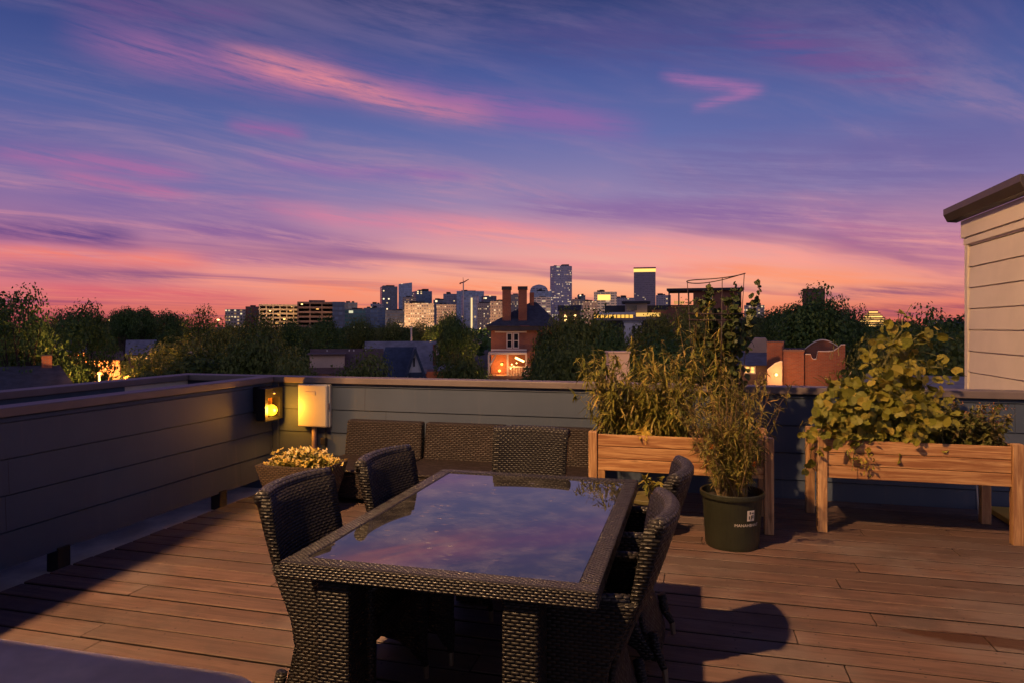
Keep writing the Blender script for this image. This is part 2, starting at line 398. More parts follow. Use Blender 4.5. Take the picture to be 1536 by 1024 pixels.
def deck_mat():
    m, g, b = new_mat('deck_boards')
    u, v, _ = g.sep(g.uv()); t = g.attr('tint')
    p = g.xyz(g.m('MULTIPLY', u, 1.3), g.m('MULTIPLY', v, 24.), g.m('MULTIPLY', t, 41.))
    n = g.noise(p, 1.3, 6., .62, .5)
    f = g.noise(g.xyz(g.m('MULTIPLY', u, 7.), g.m('MULTIPLY', v, 170.), g.m('MULTIPLY', t, 13.)), 1., 4., .65)
    pat = g.noise(g.xyz(u, v, 0.), .8, 5., .6)
    c = g.mix(g.ss(n, .28, .72), (.080, .045, .034, 1), (.215, .123, .090, 1))
    c = g.mix(g.m('MULTIPLY', g.ss(f, .4, .66), .45), c, (.075, .044, .034, 1))
    c = g.mix(g.m('MULTIPLY', g.ss(pat, .44, .62), .6), c, (.185, .155, .14, 1))
    c = g.mix(g.m('MULTIPLY', t, .65), c, (.085, .055, .044, 1))
    fy = g.m('FRACT', g.m('DIVIDE', g.m('ADD', v, 1.6), DY)); fx_ = g.m('ABSOLUTE', g.m('SUBTRACT', g.m('FRACT', g.m('DIVIDE', u, .41)), .5))
    row_ = g.m('MINIMUM', g.m('ABSOLUTE', g.m('SUBTRACT', fy, .18)), g.m('ABSOLUTE', g.m('SUBTRACT', fy, .74)))
    scw = g.m('MULTIPLY', g.m('LESS_THAN', fx_, .012), g.m('LESS_THAN', row_, .032))
    c = g.mix(g.m('MULTIPLY', scw, .8), c, (.02, .016, .014, 1))
    gr = g.noise(g.xyz(u, v, 12.), 2.2, 6., .7)
    c = g.mix(g.m('MULTIPLY', g.ss(gr, .52, .66), .5), c, (.06, .042, .035, 1))
    # nail heads and small knots
    kn = g.noise(g.xyz(g.m('MULTIPLY', u, 5.), g.m('MULTIPLY', v, 13.), g.m('MULTIPLY', t, 23.)), 1.1, 1.)
    c = g.mix(g.m('MULTIPLY', g.ss(kn, .74, .8), .7), c, (.035, .02, .015, 1))
    # a dark oil stain that spilled along two boards at the right
    sx = g.m('DIVIDE', g.m('SUBTRACT', u, 1.62), .62); sy = g.m('DIVIDE', g.m('SUBTRACT', v, 4.02), .085)
    wob = g.noise(g.xyz(g.m('MULTIPLY', u, 4.), g.m('MULTIPLY', v, 16.), 2.), 1., 4., .6)
    rr = g.m('ADD', g.m('ADD', g.m('MULTIPLY', sx, sx), g.m('MULTIPLY', sy, sy)), g.m('MULTIPLY', g.m('SUBTRACT', wob, .5), 2.4))
    st = g.ss(rr, 1.0, .6)
    c = g.mix(g.m('MULTIPLY', st, .85), c, (.055, .022, .010, 1))
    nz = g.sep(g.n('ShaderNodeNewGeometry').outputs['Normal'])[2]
    c = g.mix(g.ss(nz, .75, .45), c, (.018, .012, .010, 1))    # board sides painted near black, standing in for shade in the gaps
    col(g, b, c)
    inp(g, b, rough=g.m('SUBTRACT', g.m('ADD', .5, g.m('MULTIPLY', f, .25)), g.m('MULTIPLY', st, .3)), normal=g.bump(g.m('ADD', g.m('MULTIPLY', f, .6), n), .004, .55), spec=.35)
    return m
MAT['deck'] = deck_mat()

# ---------------------------------------------------------------- deck, roof, parapets
dk = M(); y = -1.6; k = 0
while y < 6.87:
    x = -4.06; y1 = min(y + DY - .016, 6.878)
    cuts = []
    xx = -4.06 + U(.6, 3.6)
    while xx < 4.2: cuts.append(xx); xx += U(2.2, 4.4)
    for c in cuts + [4.4]:
        dz = U(-.0025, .0025); t = RN.random()
        e = U(-.012, 0) if x == -4.06 else 0
        dk.box(x + e, c - .004, y, y1, -.03 + dz, dz, t); x = c
    y += DY; k += 1
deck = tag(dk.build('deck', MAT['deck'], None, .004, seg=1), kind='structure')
ms = M(); ms.box(-5.8, 4.5, -4., 6.9, -.30, -.25)
tag(ms.build('flat_roof', MAT['membrane']), kind='structure')
def lap(face, sgn, z0, z1, step, back, lip=.013):
    """profile of lap boards on one face: (across, z)"""
    pr = [(back, z0)]
    z = z0
    while z < z1 - .01:
        zt = min(z + step, z1); pr += [(face + sgn * lip, z), (face + sgn * .001, zt - .011), (face - sgn * .014, zt - .009), (face - sgn * .014, zt)]; z = zt
    pr.append((back, z1)); return pr
wl = thing('parapet_wall', 'slate grey lap siding parapet along the left of the deck, raised on short posts', 'wall', (-4.72, 3.9, -.25))
LAPZ = -.083
M().prism(lap(-4.65, 1, LAPZ, .977, .2555, -4.79), 2.0, 6.88, 'y').build('siding', MAT['slate'], wl)
M().box(-4.815, -4.612, 2.0, 6.846, .975, 1.04).build('cap', MAT['cap'], wl, .006)
for yy in (2.35, 4.18, 6.01):
    M().box(-4.735, -4.625, yy - .055, yy + .055, -.25, LAPZ + .02).build('post', MAT['dkmetal'], wl, .006)
wb = thing('parapet_wall', 'long slate grey lap siding parapet across the back of the deck behind sofa and planters', 'wall', (0, 6.97, -.25))
M().prism(lap(6.9, -1, -.338, .977, .2555, 7.04), -5.93, 4.5, 'x').build('siding', MAT['slate'], wb)
M().box(-5.965, 4.56, 6.85, 7.075, .975, 1.04).build('cap', MAT['cap'], wb, .006)
M().box(-4.636, -4.56, 6.862, 6.884, -.25, .974).build('corner_trim', MAT['slate'], wb, .003)
wf = thing('parapet_wall', 'blue outer parapet beyond the left wall, lower edge of the neighbouring roof', 'wall', (-5.86, 3.9, -.25))
M().box(-5.93, -5.79, .5, 5.95, -.25, .974).build('panel', MAT['blue_side'], wf)
M().box(-5.93, -5.79, 5.952, 6.885, -.25, .974).build('end_panel', MAT['cream'], wf)
M().box(-5.965, -5.755, .5, 6.846, .975, 1.04).build('cap', MAT['cap'], wf, .006)

# ---------------------------------------------------------------- the house wing with the floodlight, behind the viewer on the left
hw = thing('house', 'slate sided house wing beside the deck, carrying a floodlight high on its wall', 'house', (-4.6, -1.5, -.25))
M().box(-5.93, -3.39, -4., 2.0, -.25, 8.2).build('wall', MAT['slate'], hw)
M().box(-6.0, 4.6, -4., 7.05, GROUND, -.31).build('lower_wall', MAT['slate'], hw)
fl = thing('floodlight', 'black floodlight bracketed high on the house wing wall', 'lamp', (-3.39, .12, 6.9))
M().box(-3.39, -3.365, .04, .20, 6.75, 7.0).build('back_plate', MAT['dkmetal'], fl, .004)
M().prism([(-3.365, 6.98), (-3.365, 6.92), (-3.05, 6.93), (-3.05, 6.95)], .02, .22, 'y').build('hood', MAT['dkmetal'], fl)
M().box(-3.385, 4.5, -4., 1.16, 3.2, 3.36).build('added_shade_roof', MAT['cream'], hw, .01)  # unseen slab added overhead to shade the ottoman from the floodlight
light('POINT', 'floodlight_bulb', (-3.205, .12, 6.8), 4700, (1, .56, .25), .10)

# ---------------------------------------------------------------- neighbouring cream house on the right
nh = thing('house', 'cream lap sided house end with dark brown eave beyond the right of the parapet', 'house', (5.5, 8., GROUND))
HX, HY0, HY1 = 3.0, 7.12, 8.86
M().prism([(a, b) for a, b in lap(HX, -1, -1.0, 2.52, .2335, 8.9, .014)], HY0, HY1 - .09, 'y').build('wall', MAT['cream'], nh)
M().box(HX + .02, 8.9, HY0, HY1, GROUND, -1.002).build('lower_wall', MAT['cream'], nh)
M().box(HX - .022, HX + .3, HY1 - .088, HY1, -1., 2.52).build('corner_board', MAT['cream'], nh, .003)
fr = M(); fr.box(HX - .03, HX + .02, HY0, HY1 + .01, 2.522, 2.60); fr.box(HX - .05, HX + .02, HY0, HY1 + .03, 2.602, 2.80)
fr.build('frieze_board', MAT['cream'], nh, .004)
rf = M()
rf.prism([(HX - .06, 2.802), (HX + 3.2, 4.45), (HX + 3.2, 4.57), (HX - .15, 2.94), (HX - .15, 2.83)], HY0 - .05, HY1 + .14, 'y')
rfo = rf.build('roof', MAT['shingle'], nh)
gt = M(); gt.prism([(HX - .15, 2.81), (HX - .05, 2.80), (HX - .05, 2.93), (HX - .19, 2.96), (HX - .19, 2.89)], HY0 - .06, HY1 + .15, 'y')
gt.build('gutter', MAT['gutter'], rfo, .004)

# ---------------------------------------------------------------- dining table
tb = thing('dining_table', 'dark woven rattan dining table with a reflective glass top', 'table', (-.885, 3.08, 0))
TX0, TX1, TY0, TY1, TZ = -1.475, -.30, 2.225, 3.93, .74
fw = .075
for bx_ in ((TX0, TX1, TY0, TY0 + fw, TZ - .062, TZ), (TX0, TX1, TY1 - fw, TY1, TZ - .062, TZ), (TX0 + .001, TX0 + fw, TY0 + fw + .001, TY1 - fw - .001, TZ - .061, TZ - .001),
            (TX1 - fw, TX1 - .001, TY0 + fw + .001, TY1 - fw - .001, TZ - .061, TZ - .001)):
    M().box(*bx_).build('frame', MAT['wick_frame'], tb, .008)
f = M(); f.box(TX0 + fw - .01, TX1 - fw + .01, TY0 + fw - .01, TY1 - fw + .01, TZ - .05, TZ - .018)
f.build('under_panel', MAT['wick'], tb)
def glass_mat():
    m, g, b = new_mat('dark_glass')
    p = g.obj()
    v = g.n('ShaderNodeTexVoronoi', feature='F1'); g.put(v.inputs['Vector'], g.vm('MULTIPLY', p, (1., 2.2, 1.))); v.inputs['Scale'].default_value = 17.
    sp = g.m('MULTIPLY', g.ss(v.outputs['Distance'], .34, .12), g.m('GREATER_THAN', g.white(v.outputs['Color']), .5))
    ar = g.ss(g.noise(p, 2.6, 4.), .44, .62)
    sp = g.m('MULTIPLY', sp, ar)
    du = g.noise(p, 5., 5., .7)
    c = g.mix(g.m('MULTIPLY', sp, .5), (.016, .015, .015, 1), (.22, .17, .15, 1))
    c = g.mix(g.m('MULTIPLY', g.ss(du, .40, .72), .34), c, (.15, .14, .125, 1))
    col(g, b, c)
    inp(g, b, ior=2.1, rough=g.m('ADD', .015, g.m('ADD', g.m('MULTIPLY', sp, .3), g.m('MULTIPLY', g.ss(du, .5, .8), .03))),
        normal=g.bump(g.noise(p, 1.3, 2.), .002, .12))
    return m
M().box(TX0 + fw + .001, TX1 - fw - .001, TY0 + fw + .001, TY1 - fw - .001, TZ - .014, TZ - .006).build('glass_top', glass_mat(), tb)
for x0, x1 in ((-1.335, -1.20), (-.63, -.50)):
    for y0, y1 in ((2.24, 2.38), (3.76, 3.90)):
        M().box(x0, x1, y0, y1, .012, TZ - .063).build('leg', MAT['wick'], tb, .012)
for z in (.35,):
    M().box(-1.30, -.53, 3.05, 3.12, TZ - .12, TZ - .064).build('cross_beam', MAT['wick'], tb, .006)

# ---------------------------------------------------------------- dining chairs (sitter looks towards local +x, back at x = 0)
def back_x(z):
    pts = [(0, .12), (.07, .14), (.2, .19), (.31, .215), (.42, .19), (.52, .14), (.65, .078), (.78, .03), (.88, 0)]
    for (a, p), (b, q) in zip(pts, pts[1:]):
        if z <= b: return p + (q - p) * (z - a) / (b - a)
    return 0
def make_chair(label):
    t = thing('dining_chair', label, 'chair', (0, 0, 0), 0, 'woven dining chairs round the table', world=False)
    W = .25
    def bow(y, z): return .055 * (abs(y) / W) ** 2.2 * (.35 + .65 * min(1, max(0, (z - .3) / .5)))
    ys = [-W + 2 * W * i / 12 for i in range(13)]; zs = [.075, .16, .22, .31, .40, .48, .56, .64, .72, .80, .868]
    def arch(y): return .10 + .0
    b = M(); rings = []
    for z in zs:
        sq = 1 - .06 * (1 - z / .88)
        o = [(back_x(z) + bow(y, z), y * sq, z) for y in ys]
        i = [(back_x(z) + bow(y, z) + .02 + .045 * min(1, max(0, (z - .40) / .45)), y * sq, z) for y in reversed(ys)]
        rings.append(o + i)
    b.loft(rings); b.build('backrest', MAT['wick'], t, 0, True)
    p = M(); p.tube([(back_x(.87) + bow(y, .87) + .030, y, .868 + .006 * math.cos(y / W * 1.5)) for y in ys], .032, 10)
    p.build('top_rail', MAT['wick_edge'], t, 0, True)
    s = M(); s.box(.225, .575, -.218, .218, .345, .43); s.build('seat', MAT['wick'], t, .015)
    for sg in (-1, 1):
        poly = [(back_x(z) + .045, z) for z in (.615, .56, .5, .4, .31, .22)] + [(.16, .10), (.215, .08), (.25, .125), (.31, .155), (.38, .165), (.46, .155), (.52, .125), (.555, .08), (.595, .08), (.60, .40), (.595, .565),
                (.585, .587), (.50, .60), (.30, .605)]
        q = M(); q.prism(poly, sg * W - .02, sg * W + .02, 'y'); q.build('side_panel', MAT['wick'], t, .012)
        r = M(); r.tube([(.592, sg * (W - .012), .565), (.58, sg * (W - .012), .593), (.50, sg * (W - .012), .607), (.30, sg * (W - .012), .612), (.175, sg * (W - .016), .616)], .021, 8)
        r.build('armrest', MAT['wick_edge'], t, 0, True)
        for x0, x1 in ((.175, .115), (.575, .59)):
            l = M(); l.tube([(x0, sg * (W - .012), .20), (x0 + (x1 - x0) * .3, sg * (W - .010), .12), (x1 - (x1 - x0) * .12, sg * (W + .008), .055)], [.024, .022, .015], 8)
            lo = l.build('leg', MAT['wick'], t, 0, True)
            ft = M(); ft.tube([(x1 - (x1 - x0) * .14, sg * (W + .007), .06), (x1, sg * (W + .01), .0)], [.0155, .012], 8); ft.build('foot', MAT['brass'], lo)
    return t
ch0 = make_chair('dark woven chair nearest the grey ottoman on the left side of the table')
ch0.scale = (1, 1, 1.04); ch0.location = (-1.775, 2.685, 0); ch0.rotation_euler = (0, 0, math.radians(-1.5))
CS = (1, 1, 1.04)
dup(ch0, (-1.675, 3.38, 0), math.radians(-5), scale=CS, label= 'dark woven chair at the far left of the table, in front of the flower box')
dup(ch0, (-.045, 2.675, 0), PI + math.radians(1), scale=CS, label= 'nearest woven chair on the right side of the table, facing the glass top')
dup(ch0, (.005, 3.42, 0), PI + math.radians(-2), scale=CS, label= 'far woven chair on the right side of the table, before the green pot')
dup(ch0, (-1.045, 4.52, 0), -PI / 2 + math.radians(2), scale=CS, label= 'woven chair at the far end of the table with its back to the sofa')

# ---------------------------------------------------------------- wicker sofa sections
def make_sofa():
    t = thing('sofa_section', 'left end section of the low wicker sofa, lit by the wall lamp', 'sofa', (0, 0, 0), 0, 'wicker sofa sections along the back wall', world=False)
    h = .425
    M().box(-h, h, -.42, .42, .045, .272).build('base', MAT['wick_sofa'], t, .012)
    M().box(-h + .002, h - .002, -.432, .30, .273, .30).build('seat', MAT['wick_sofa'], t, .012)
    b = M(); b.hexa([(-h + .004, .30, .273), (h - .004, .30, .273), (h - .004, .43, .273), (-h + .004, .43, .273)],
                    [(-h + .012, .35, .645), (h - .012, .35, .645), (h - .012, .455, .645), (-h + .012, .455, .645)])
    b.build('backrest', MAT['wick_sofa'], t, .02)
    for x in (-.37, .37):
        for yy in (-.36, .36): M().box(x - .02, x + .02, yy - .02, yy + .02, 0, .044).build('foot', MAT['dkmetal'], t)
    return t
so = make_sofa(); so.location = (-3.045, 6.07, 0)
dup(so, (-2.18, 6.07, 0), 0, 'middle section of the low wicker sofa between the two other sections')
dup(so, (-1.315, 6.07, 0), 0, 'right end section of the low wicker sofa beside the timber planter')

# ---------------------------------------------------------------- utility box and lamp in the corner
ub = thing('utility_box', 'white plastic utility enclosure on the back wall, glowing amber beside the lamp', 'utility box', (-4.07, 6.88, .49))
M().box(-4.255, -3.895, 6.832, 6.886, .49, .965).build('housing', MAT['white_plastic'], ub, .012)
d = M(); d.box(-4.262, -3.90, 6.782, 6.824, .493, .968); do = d.build('door', MAT['white_plastic'], ub, .02, seg=4)
em = M(); em.box(-4.165, -4.04, 6.778, 6.784, .845, .888); em.build('emblem_plate', MAT['white_plastic'], do, .004)
M().box(-3.899, -3.892, 6.80, 6.83, .69, .76).build('latch', MAT['pipe'], do, .002)
M().tube([(-4.10, 6.862, .0), (-4.10, 6.862, .49)], .028, 12).build('conduit', MAT['pipe'], ub, smooth=True)
M().tube([(-3.96, 6.865, .49), (-3.955, 6.86, .36), (-3.96, 6.865, .1)], .006, 6).build('cable', MAT['black_plastic'], ub)
M().box(-4.01, -3.95, 6.835, 6.884, .29, .37).build('junction_box', MAT['black_plastic'], ub, .006)
wlp = thing('wall_lamp', 'small black box lamp with a glowing amber globe in the wall corner', 'lamp', (-4.5, 6.62, .75))
bx = M()
LX0, LX1, LY0, LY1, LZ0, LZ1 = -4.56, -4.45, 6.46, 6.78, .585, .935
bx.box(LX0, LX0 + .008, LY0, LY1, LZ0, LZ1)
for a in ((LY0, LY0 + .05, LZ0, LZ1), (LY1 - .05, LY1, LZ0, LZ1), (LY0 + .05, LY1 - .05, LZ0, LZ0 + .03), (LY0 + .05, LY1 - .05, LZ1 - .105, LZ1)):
    bx.box(LX0 + .008, LX1, *a)
bx.build('housing', MAT['dkmetal'], wlp)
M().box(-4.65, LX0 - .001, 6.52, 6.72, .66, .95).build('bracket', MAT['dkmetal'], wlp, .004)
gl = M(); gl.lathe((-4.482, 6.615, .69), [(.001, -.066), (.03, -.058), (.054, -.035), (.065, 0), (.054, .035), (.03, .058), (.001, .066)], 20)
gl.build('globe', glow('amber_globe', (1., .56, .03, 1), 1.5), wlp, smooth=True)
refl = M(); refl.box(LX0 + .009, LX0 + .011, LY0 + .051, LY1 - .051, LZ0 + .031, LZ1 - .106); refl.build('reflector', plain('amber_reflector', (.6, .22, .04, 1), .3), wlp)
sn = M(); sn.lathe((LX1 + .001, 6.615, .88), [(.001, -.014), (.012, -.008), (.014, 0), (.012, .008), (.001, .014)], 12); sn.build('sensor', MAT['label'], wlp, smooth=True)
light('POINT', 'wall_lamp_bulb', (-4.395, 6.595, .69), 20, (1, .38, .03), .04)

# ---------------------------------------------------------------- raised timber planters
def planter(label, x0, x1, y0, y1, rake=0.):
    t = thing('raised_planter', label, 'planter', ((x0 + x1) / 2, (y0 + y1) / 2, 0), 0, 'raised timber planters by the back wall')
    L = .07
    for xa in (x0, x1 - L):
        for ya in (y0, y1 - L):
            m = M(); m.box(xa, xa + L, ya, ya + L, 0, .742, RN.random()); m.build('leg', MAT['wood_v'], t, .005)
    def planks(bx):
        m = M()
        for k in range(3):
            z0 = .425 + k * .1
            m.box(bx[0], bx[1], bx[2], bx[3], z0, z0 + .096, RN.random())
        m.build('panel', MAT['wood_h'], t, .004)
    planks((x0 + L + .001, x1 - L - .001, y0 + .022, y0 + .047)); planks((x0 + L + .001, x1 - L - .001, y1 - .047, y1 - .022))
    planks((x0 + .022, x0 + .047, y0 + L + .001, y1 - L - .001)); planks((x1 - .047, x1 - .022, y0 + L + .001, y1 - L - .001))
    m = M(); m.box(x0 + .05, x1 - .05, y0 + .05, y1 - .05, .43, .665); m.build('soil', MAT['soil'], t)
    return t
planter('raised timber planter nearest the sofa, overgrown with thin leaved plants', -.835, .60, 5.62, 6.22)
planter('raised timber planter below the cream house, holding a round leaved vine', .94, 2.335, 5.80, 6.44)

# ---------------------------------------------------------------- pots
gp = thing('plant_pot', 'large dark green nursery pot with white printing, in front of the planter', 'pot', (.275, 5.31, 0))
pc = (.275, 5.31, 0)
pm = M(); pm.lathe(pc, [(.001, .012), (.178, .012), (.186, .0), (.190, .02), (.212, .36), (.226, .362), (.229, .372), (.229, .396), (.223, .402), (.214, .398), (.206, .34), (.001, .335)], 48)
pm.build('body', MAT['pot_green'], gp, smooth=False)
sm = M(); sm.lathe(pc, [(.001, .30), (.203, .336), (.204, .345), (.001, .35)], 32); sm.build('soil', MAT['soil'], gp)
def bend(verts, ang, z0, tilt=0):
    out = []
    for x, y, z in verts:
        zz = z0 + y; r = .190 + .022 * zz / .36 + .0015 + z
        a = ang + x / .2
        out.append((pc[0] + r * math.cos(a), pc[1] + r * math.sin(a), zz))
    return out
sq = M(); AN = math.radians(-55)
n = 6; vs = []; fs = []
for i in range(n + 1):
    for yv in (0, .075): vs.append((-.029 + .058 * i / n, yv, 0))
for i in range(n): fs.append((2 * i, 2 * i + 2, 2 * i + 3, 2 * i + 1))
sq.add(bend(vs, AN, .225), fs)
lab = sq.build('sticker', MAT['label'], gp)
mk = M()
for (a, b, c, d) in ((-.012, -.002, .048, .066), (.004, .022, .052, .060), (-.016, -.008, .012, .036), (.0, .008, .014, .04), (.013, .021, .018, .044), (-.006, .012, .006, .010)):
    mk.add(bend([(a, c, .001), (b, c, .001), (b, d, .001), (a, d, .001)], AN, .225), [(0, 1, 2, 3)])
mk.build('mark', MAT['pot_green'], lab)
def text_mesh(s, size):
    cu = bpy.data.curves.new('t', 'FONT'); cu.body = s; cu.size = size; cu.align_x = 'CENTER'
    ob = bpy.data.objects.new('t', cu); COL.objects.link(ob)
    dg = bpy.context.evaluated_depsgraph_get(); me = bpy.data.meshes.new_from_object(ob.evaluated_get(dg))
    vs = [tuple(v.co) for v in me.vertices]; fs = [tuple(p.vertices) for p in me.polygons]
    bpy.data.objects.remove(ob); bpy.data.curves.remove(cu); bpy.data.meshes.remove(me)
    return vs, fs
tv, tf = text_mesh('MANAHBHAT', .030)
tm = M(); tm.add(bend([(x, y, .0005) for x, y, z in tv], AN - .12, .185), tf); tm.build('lettering', MAT['label'], gp)

sp = thing('plant_pot', 'small nursery pot with an olive rim behind the right hand chairs', 'pot', (-.33, 5.36, 0))
m = M(); m.lathe((-.33, 5.36, 0), [(.001, .01), (.115, .01), (.12, 0), (.15, .275), (.001, .27)], 32); m.build('body', MAT['pot_grey'], sp)
m = M(); m.lathe((-.33, 5.36, 0), [(.140, .272), (.152, .268), (.165, .276), (.167, .300), (.160, .306), (.146, .302), (.140, .285)], 32); m.build('rim', plain('olive_rim', (.12, .10, .035, 1), .5), sp)

fb = thing('flower_box', 'tapered wicker flower box in the left corner of the deck', 'planter', (-3.3, 5.32, 0))
def sqring(x0, x1, y0, y1, z): return [(x0, y0, z), (x1, y0, z), (x1, y1, z), (x0, y1, z)]
m = M(); m.loft([sqring(-3.52, -3.07, 5.20, 5.46, .01), sqring(-3.63, -2.965, 5.11, 5.53, .42), sqring(-3.60, -2.995, 5.14, 5.50, .42), sqring(-3.59, -3.005, 5.15, 5.49, .36)])
m.build('body', MAT['wick_tan'], fb, .006)
m = M(); m.loft([sqring(-3.59, -3.005, 5.15, 5.49, .34), sqring(-3.591, -3.004, 5.149, 5.491, .375)]); m.build('soil', MAT['soil'], fb)

yb = M(); yb.box(2.46, 3.6, 6.0, 6.82, .004, .05); yo = yb.build('yellow_board', MAT['mustard'], None, .006)
tag(yo, 'flat mustard yellow board lying on the deck behind the right planter', 'board')
rod = M(); rod.tube([(2.36, 6.70, 0), (2.37, 6.875, .72)], .006, 6); ro = rod.build('garden_stake', MAT['white_plastic'])
tag(ro, 'thin white garden stake leaning on the wall behind the right planter', 'stake')
# grey ottoman in the near left corner
ot = thing('ottoman', 'grey cloth ottoman with a rounded corner in the near left of the deck', 'ottoman', (-2.2, 1.55, 0))
def rrect(x0, x1, y0, y1, r, z, n=6):
    o = []
    for cx, cy, a0 in ((x1 - r, y0 + r, -90), (x1 - r, y1 - r, 0), (x0 + r, y1 - r, 90), (x0 + r, y0 + r, 180)):
        for k in range(n + 1):
            a = math.radians(a0 + 90 * k / n); o.append((cx + r * math.cos(a), cy + r * math.sin(a), z))
    return o
m = M(); m.loft([rrect(-3.05, -1.30, 1.15, 1.985, .22, .10), rrect(-3.08, -1.27, 1.12, 2.01, .24, .14), rrect(-3.08, -1.27, 1.12, 2.01, .24, .40), rrect(-3.06, -1.29, 1.14, 1.995, .23, .435), rrect(-3.0, -1.35, 1.2, 1.94, .2, .45)])
m.build('cushion', MAT['cloth'], ot, 0, True)
for z_, i_ in ((.422, .006), (.14, .0)):
    rr_ = rrect(-3.07 + i_, -1.28 - i_, 1.13 + i_, 2.0 - i_, .235, z_); m = M(); m.tube(rr_ + [rr_[0]], .007, 6, .5, False); m.build('piping', MAT['cloth'], ot, 0, True)
for x in (-2.9, -1.5):
    for yy in (1.3, 1.85): M().box(x - .03, x + .03, yy - .03, yy + .03, 0, .11).build('foot', MAT['dkmetal'], ot)
# ---------------------------------------------------------------- deck plants
LM = {}
LM['bamboo'] = leafmat('thin_leaf', (.11, .12, .016, 1), (.26, .23, .035, 1), (.46, .32, .08, 1), .3)
LM['feather'] = leafmat('feather_leaf', (.10, .105, .018, 1), (.21, .18, .035, 1), (.40, .27, .07, 1), .3)
LM['round'] = leafmat('round_leaf', (.13, .145, .02, 1), (.27, .25, .035, 1), (.42, .31, .055, 1), .35)
LM['shrub'] = leafmat('shrub_leaf', (.09, .10, .03, 1), (.18, .17, .04, 1), (.32, .20, .09, 1), .25)
LM['vine'] = leafmat('vine_leaf', (.03, .045, .012, 1), (.06, .08, .02, 1), (.10, .10, .03, 1), .25)
LM['flower'] = leafmat('flower_petal', (.70, .38, .06, 1), (.80, .58, .12, 1), (.85, .72, .38, 1), .25)
LM['orange'] = leafmat('orange_petal', (.55, .12, .02, 1), (.6, .2, .03, 1), (.65, .28, .05, 1), .25)
def frame(d):
    d = d.normalized(); a = d.cross(Vector((0, 0, 1)))
    if a.length < .05: a = Vector((1, 0, 0))
    a.normalize(); return d, a, d.cross(a)
def lance(m, p, d, L, w, droop=.3, t=.5, roll=0.):
    """lance shaped leaf of three segments that droops"""
    d, a, b = frame(d)
    a = (a * math.cos(roll) + b * math.sin(roll))
    vs = [tuple(p)]; q = p.copy(); dd = d.copy()
    for k, ww in ((.33, 1.), (.7, .75)):
        q = p + (d * (L * k)) + Vector((0, 0, -droop * L * k * k))
        vs += [tuple(q - a * w * ww / 2), tuple(q + a * w * ww / 2)]
    tip = p + d * L + Vector((0, 0, -droop * L)); vs.append(tuple(tip))
    m.add(vs, [(0, 1, 2), (1, 3, 4, 2), (3, 5, 4)], t)
def disc(m, p, nrm, r, t=.5, n=9, cup=.15, notch=True):
    nrm, a, b = frame(nrm)
    fo = U(-.35, .55) * cup / .12; ph0 = U(0, PI); t = min(1, max(0, t + U(-.1, .1)))
    vs = [tuple(p - nrm * r * cup)]
    ph = U(0, 2 * PI)
    for k in range(n):
        an = ph + 2 * PI * k / n
        rr = r * (U(.9, 1.08)) * (.55 if (k == 0 and notch) else 1)
        vs.append(tuple(p + (a * math.cos(an) + b * math.sin(an)) * rr + nrm * r * (U(-.10, .12) + fo * abs(math.sin(an - ph0)))))
    m.add(vs, [(0, 1 + k, 1 + (k + 1) % n) for k in range(n)], t)
def stem_path(p0, dirn, L, n=5, droop=.25, jit=.02):
    d = dirn.normalized(); pts = [p0.copy()]; p = p0.copy()
    for k in range(1, n + 1):
        d = (d + Vector((U(-.5, .5) * jit * 10, U(-.5, .5) * jit * 10, -droop / n * (k / n)))).normalized()
        p = p + d * (L / n); pts.append(p.copy())
    return pts
def leafy(label, name, base_fn, ns, hl, lean, leaf_fn, mat, stemmat, loc, droop=.25, srad=.0035, cat='plant', dens=(8, 14), start=.25, group=None):
    t = thing(name, label, cat, loc, 0, group)
    sm = M(); lm = M()
    for i in range(ns):
        p0 = base_fn(); L = U(*hl)
        d = Vector((RN.gauss(0, lean), RN.gauss(0, lean), 1))
        pts = stem_path(p0, d, L, 6, droop)
        sm.tube(pts, [srad * (1.2 - .15 * k) for k in range(7)], 4, .5, False)
        for k in range(RN.randint(*dens)):
            s = U(start, 1.) * 6; j = min(5, int(s)); q = pts[j].lerp(pts[j + 1], s - j)
            ax = (pts[j + 1] - pts[j]).normalized()
            leaf_fn(lm, q, ax)
    sm.build('stem', stemmat, t, uv=False, smooth=True); lm.build('foliage', mat, t, uv=False)
    return t
def rdir(up=0.):
    while True:
        v = Vector((U(-1, 1), U(-1, 1), U(-1, 1)))
        if .05 < v.length < 1: return (v.normalized() + Vector((0, 0, up))).normalized()
def bamboo_leaf(m, q, ax):
    tt = min(1, max(0, RN.gauss(.5, .28)))
    for _ in range(RN.randint(3, 5)):
        d = (ax * .4 + rdir(.1)).normalized(); lance(m, q, d, U(.055, .125), U(.011, .019), U(.3, .9), min(1, max(0, tt + U(-.12, .12))), U(-.6, .6))
leafy('tall thicket of narrow drooping yellow green leaves in the planter nearest the sofa', 'leafy_plant',
      lambda: Vector((U(-.74, -.06), U(5.72, 6.12), .66)), 150, (.30, .84), .19, bamboo_leaf, LM['bamboo'], MAT['stem'], (-.40, 5.92, .66), .5, .0032, dens=(9, 14), start=.12)
def big_yellow(m, q, ax):
    for _ in range(5): lance(m, q, rdir(.2), U(.07, .11), U(.02, .03), .4, U(.7, 1.), U(-.5, .5))
leafy('small bright yellow leaved plant at the front edge of the planter nearest the sofa', 'leafy_plant', lambda: Vector((U(-.42, -.30), 5.70, .66)), 5, (.06, .14), .3, big_yellow,
      leafmat('yellow_leaf', (.4, .27, .03, 1), (.55, .38, .05, 1), (.7, .5, .1, 1), .3), MAT['stem_tan'], (-.36, 5.70, .66), .3, dens=(2, 4))
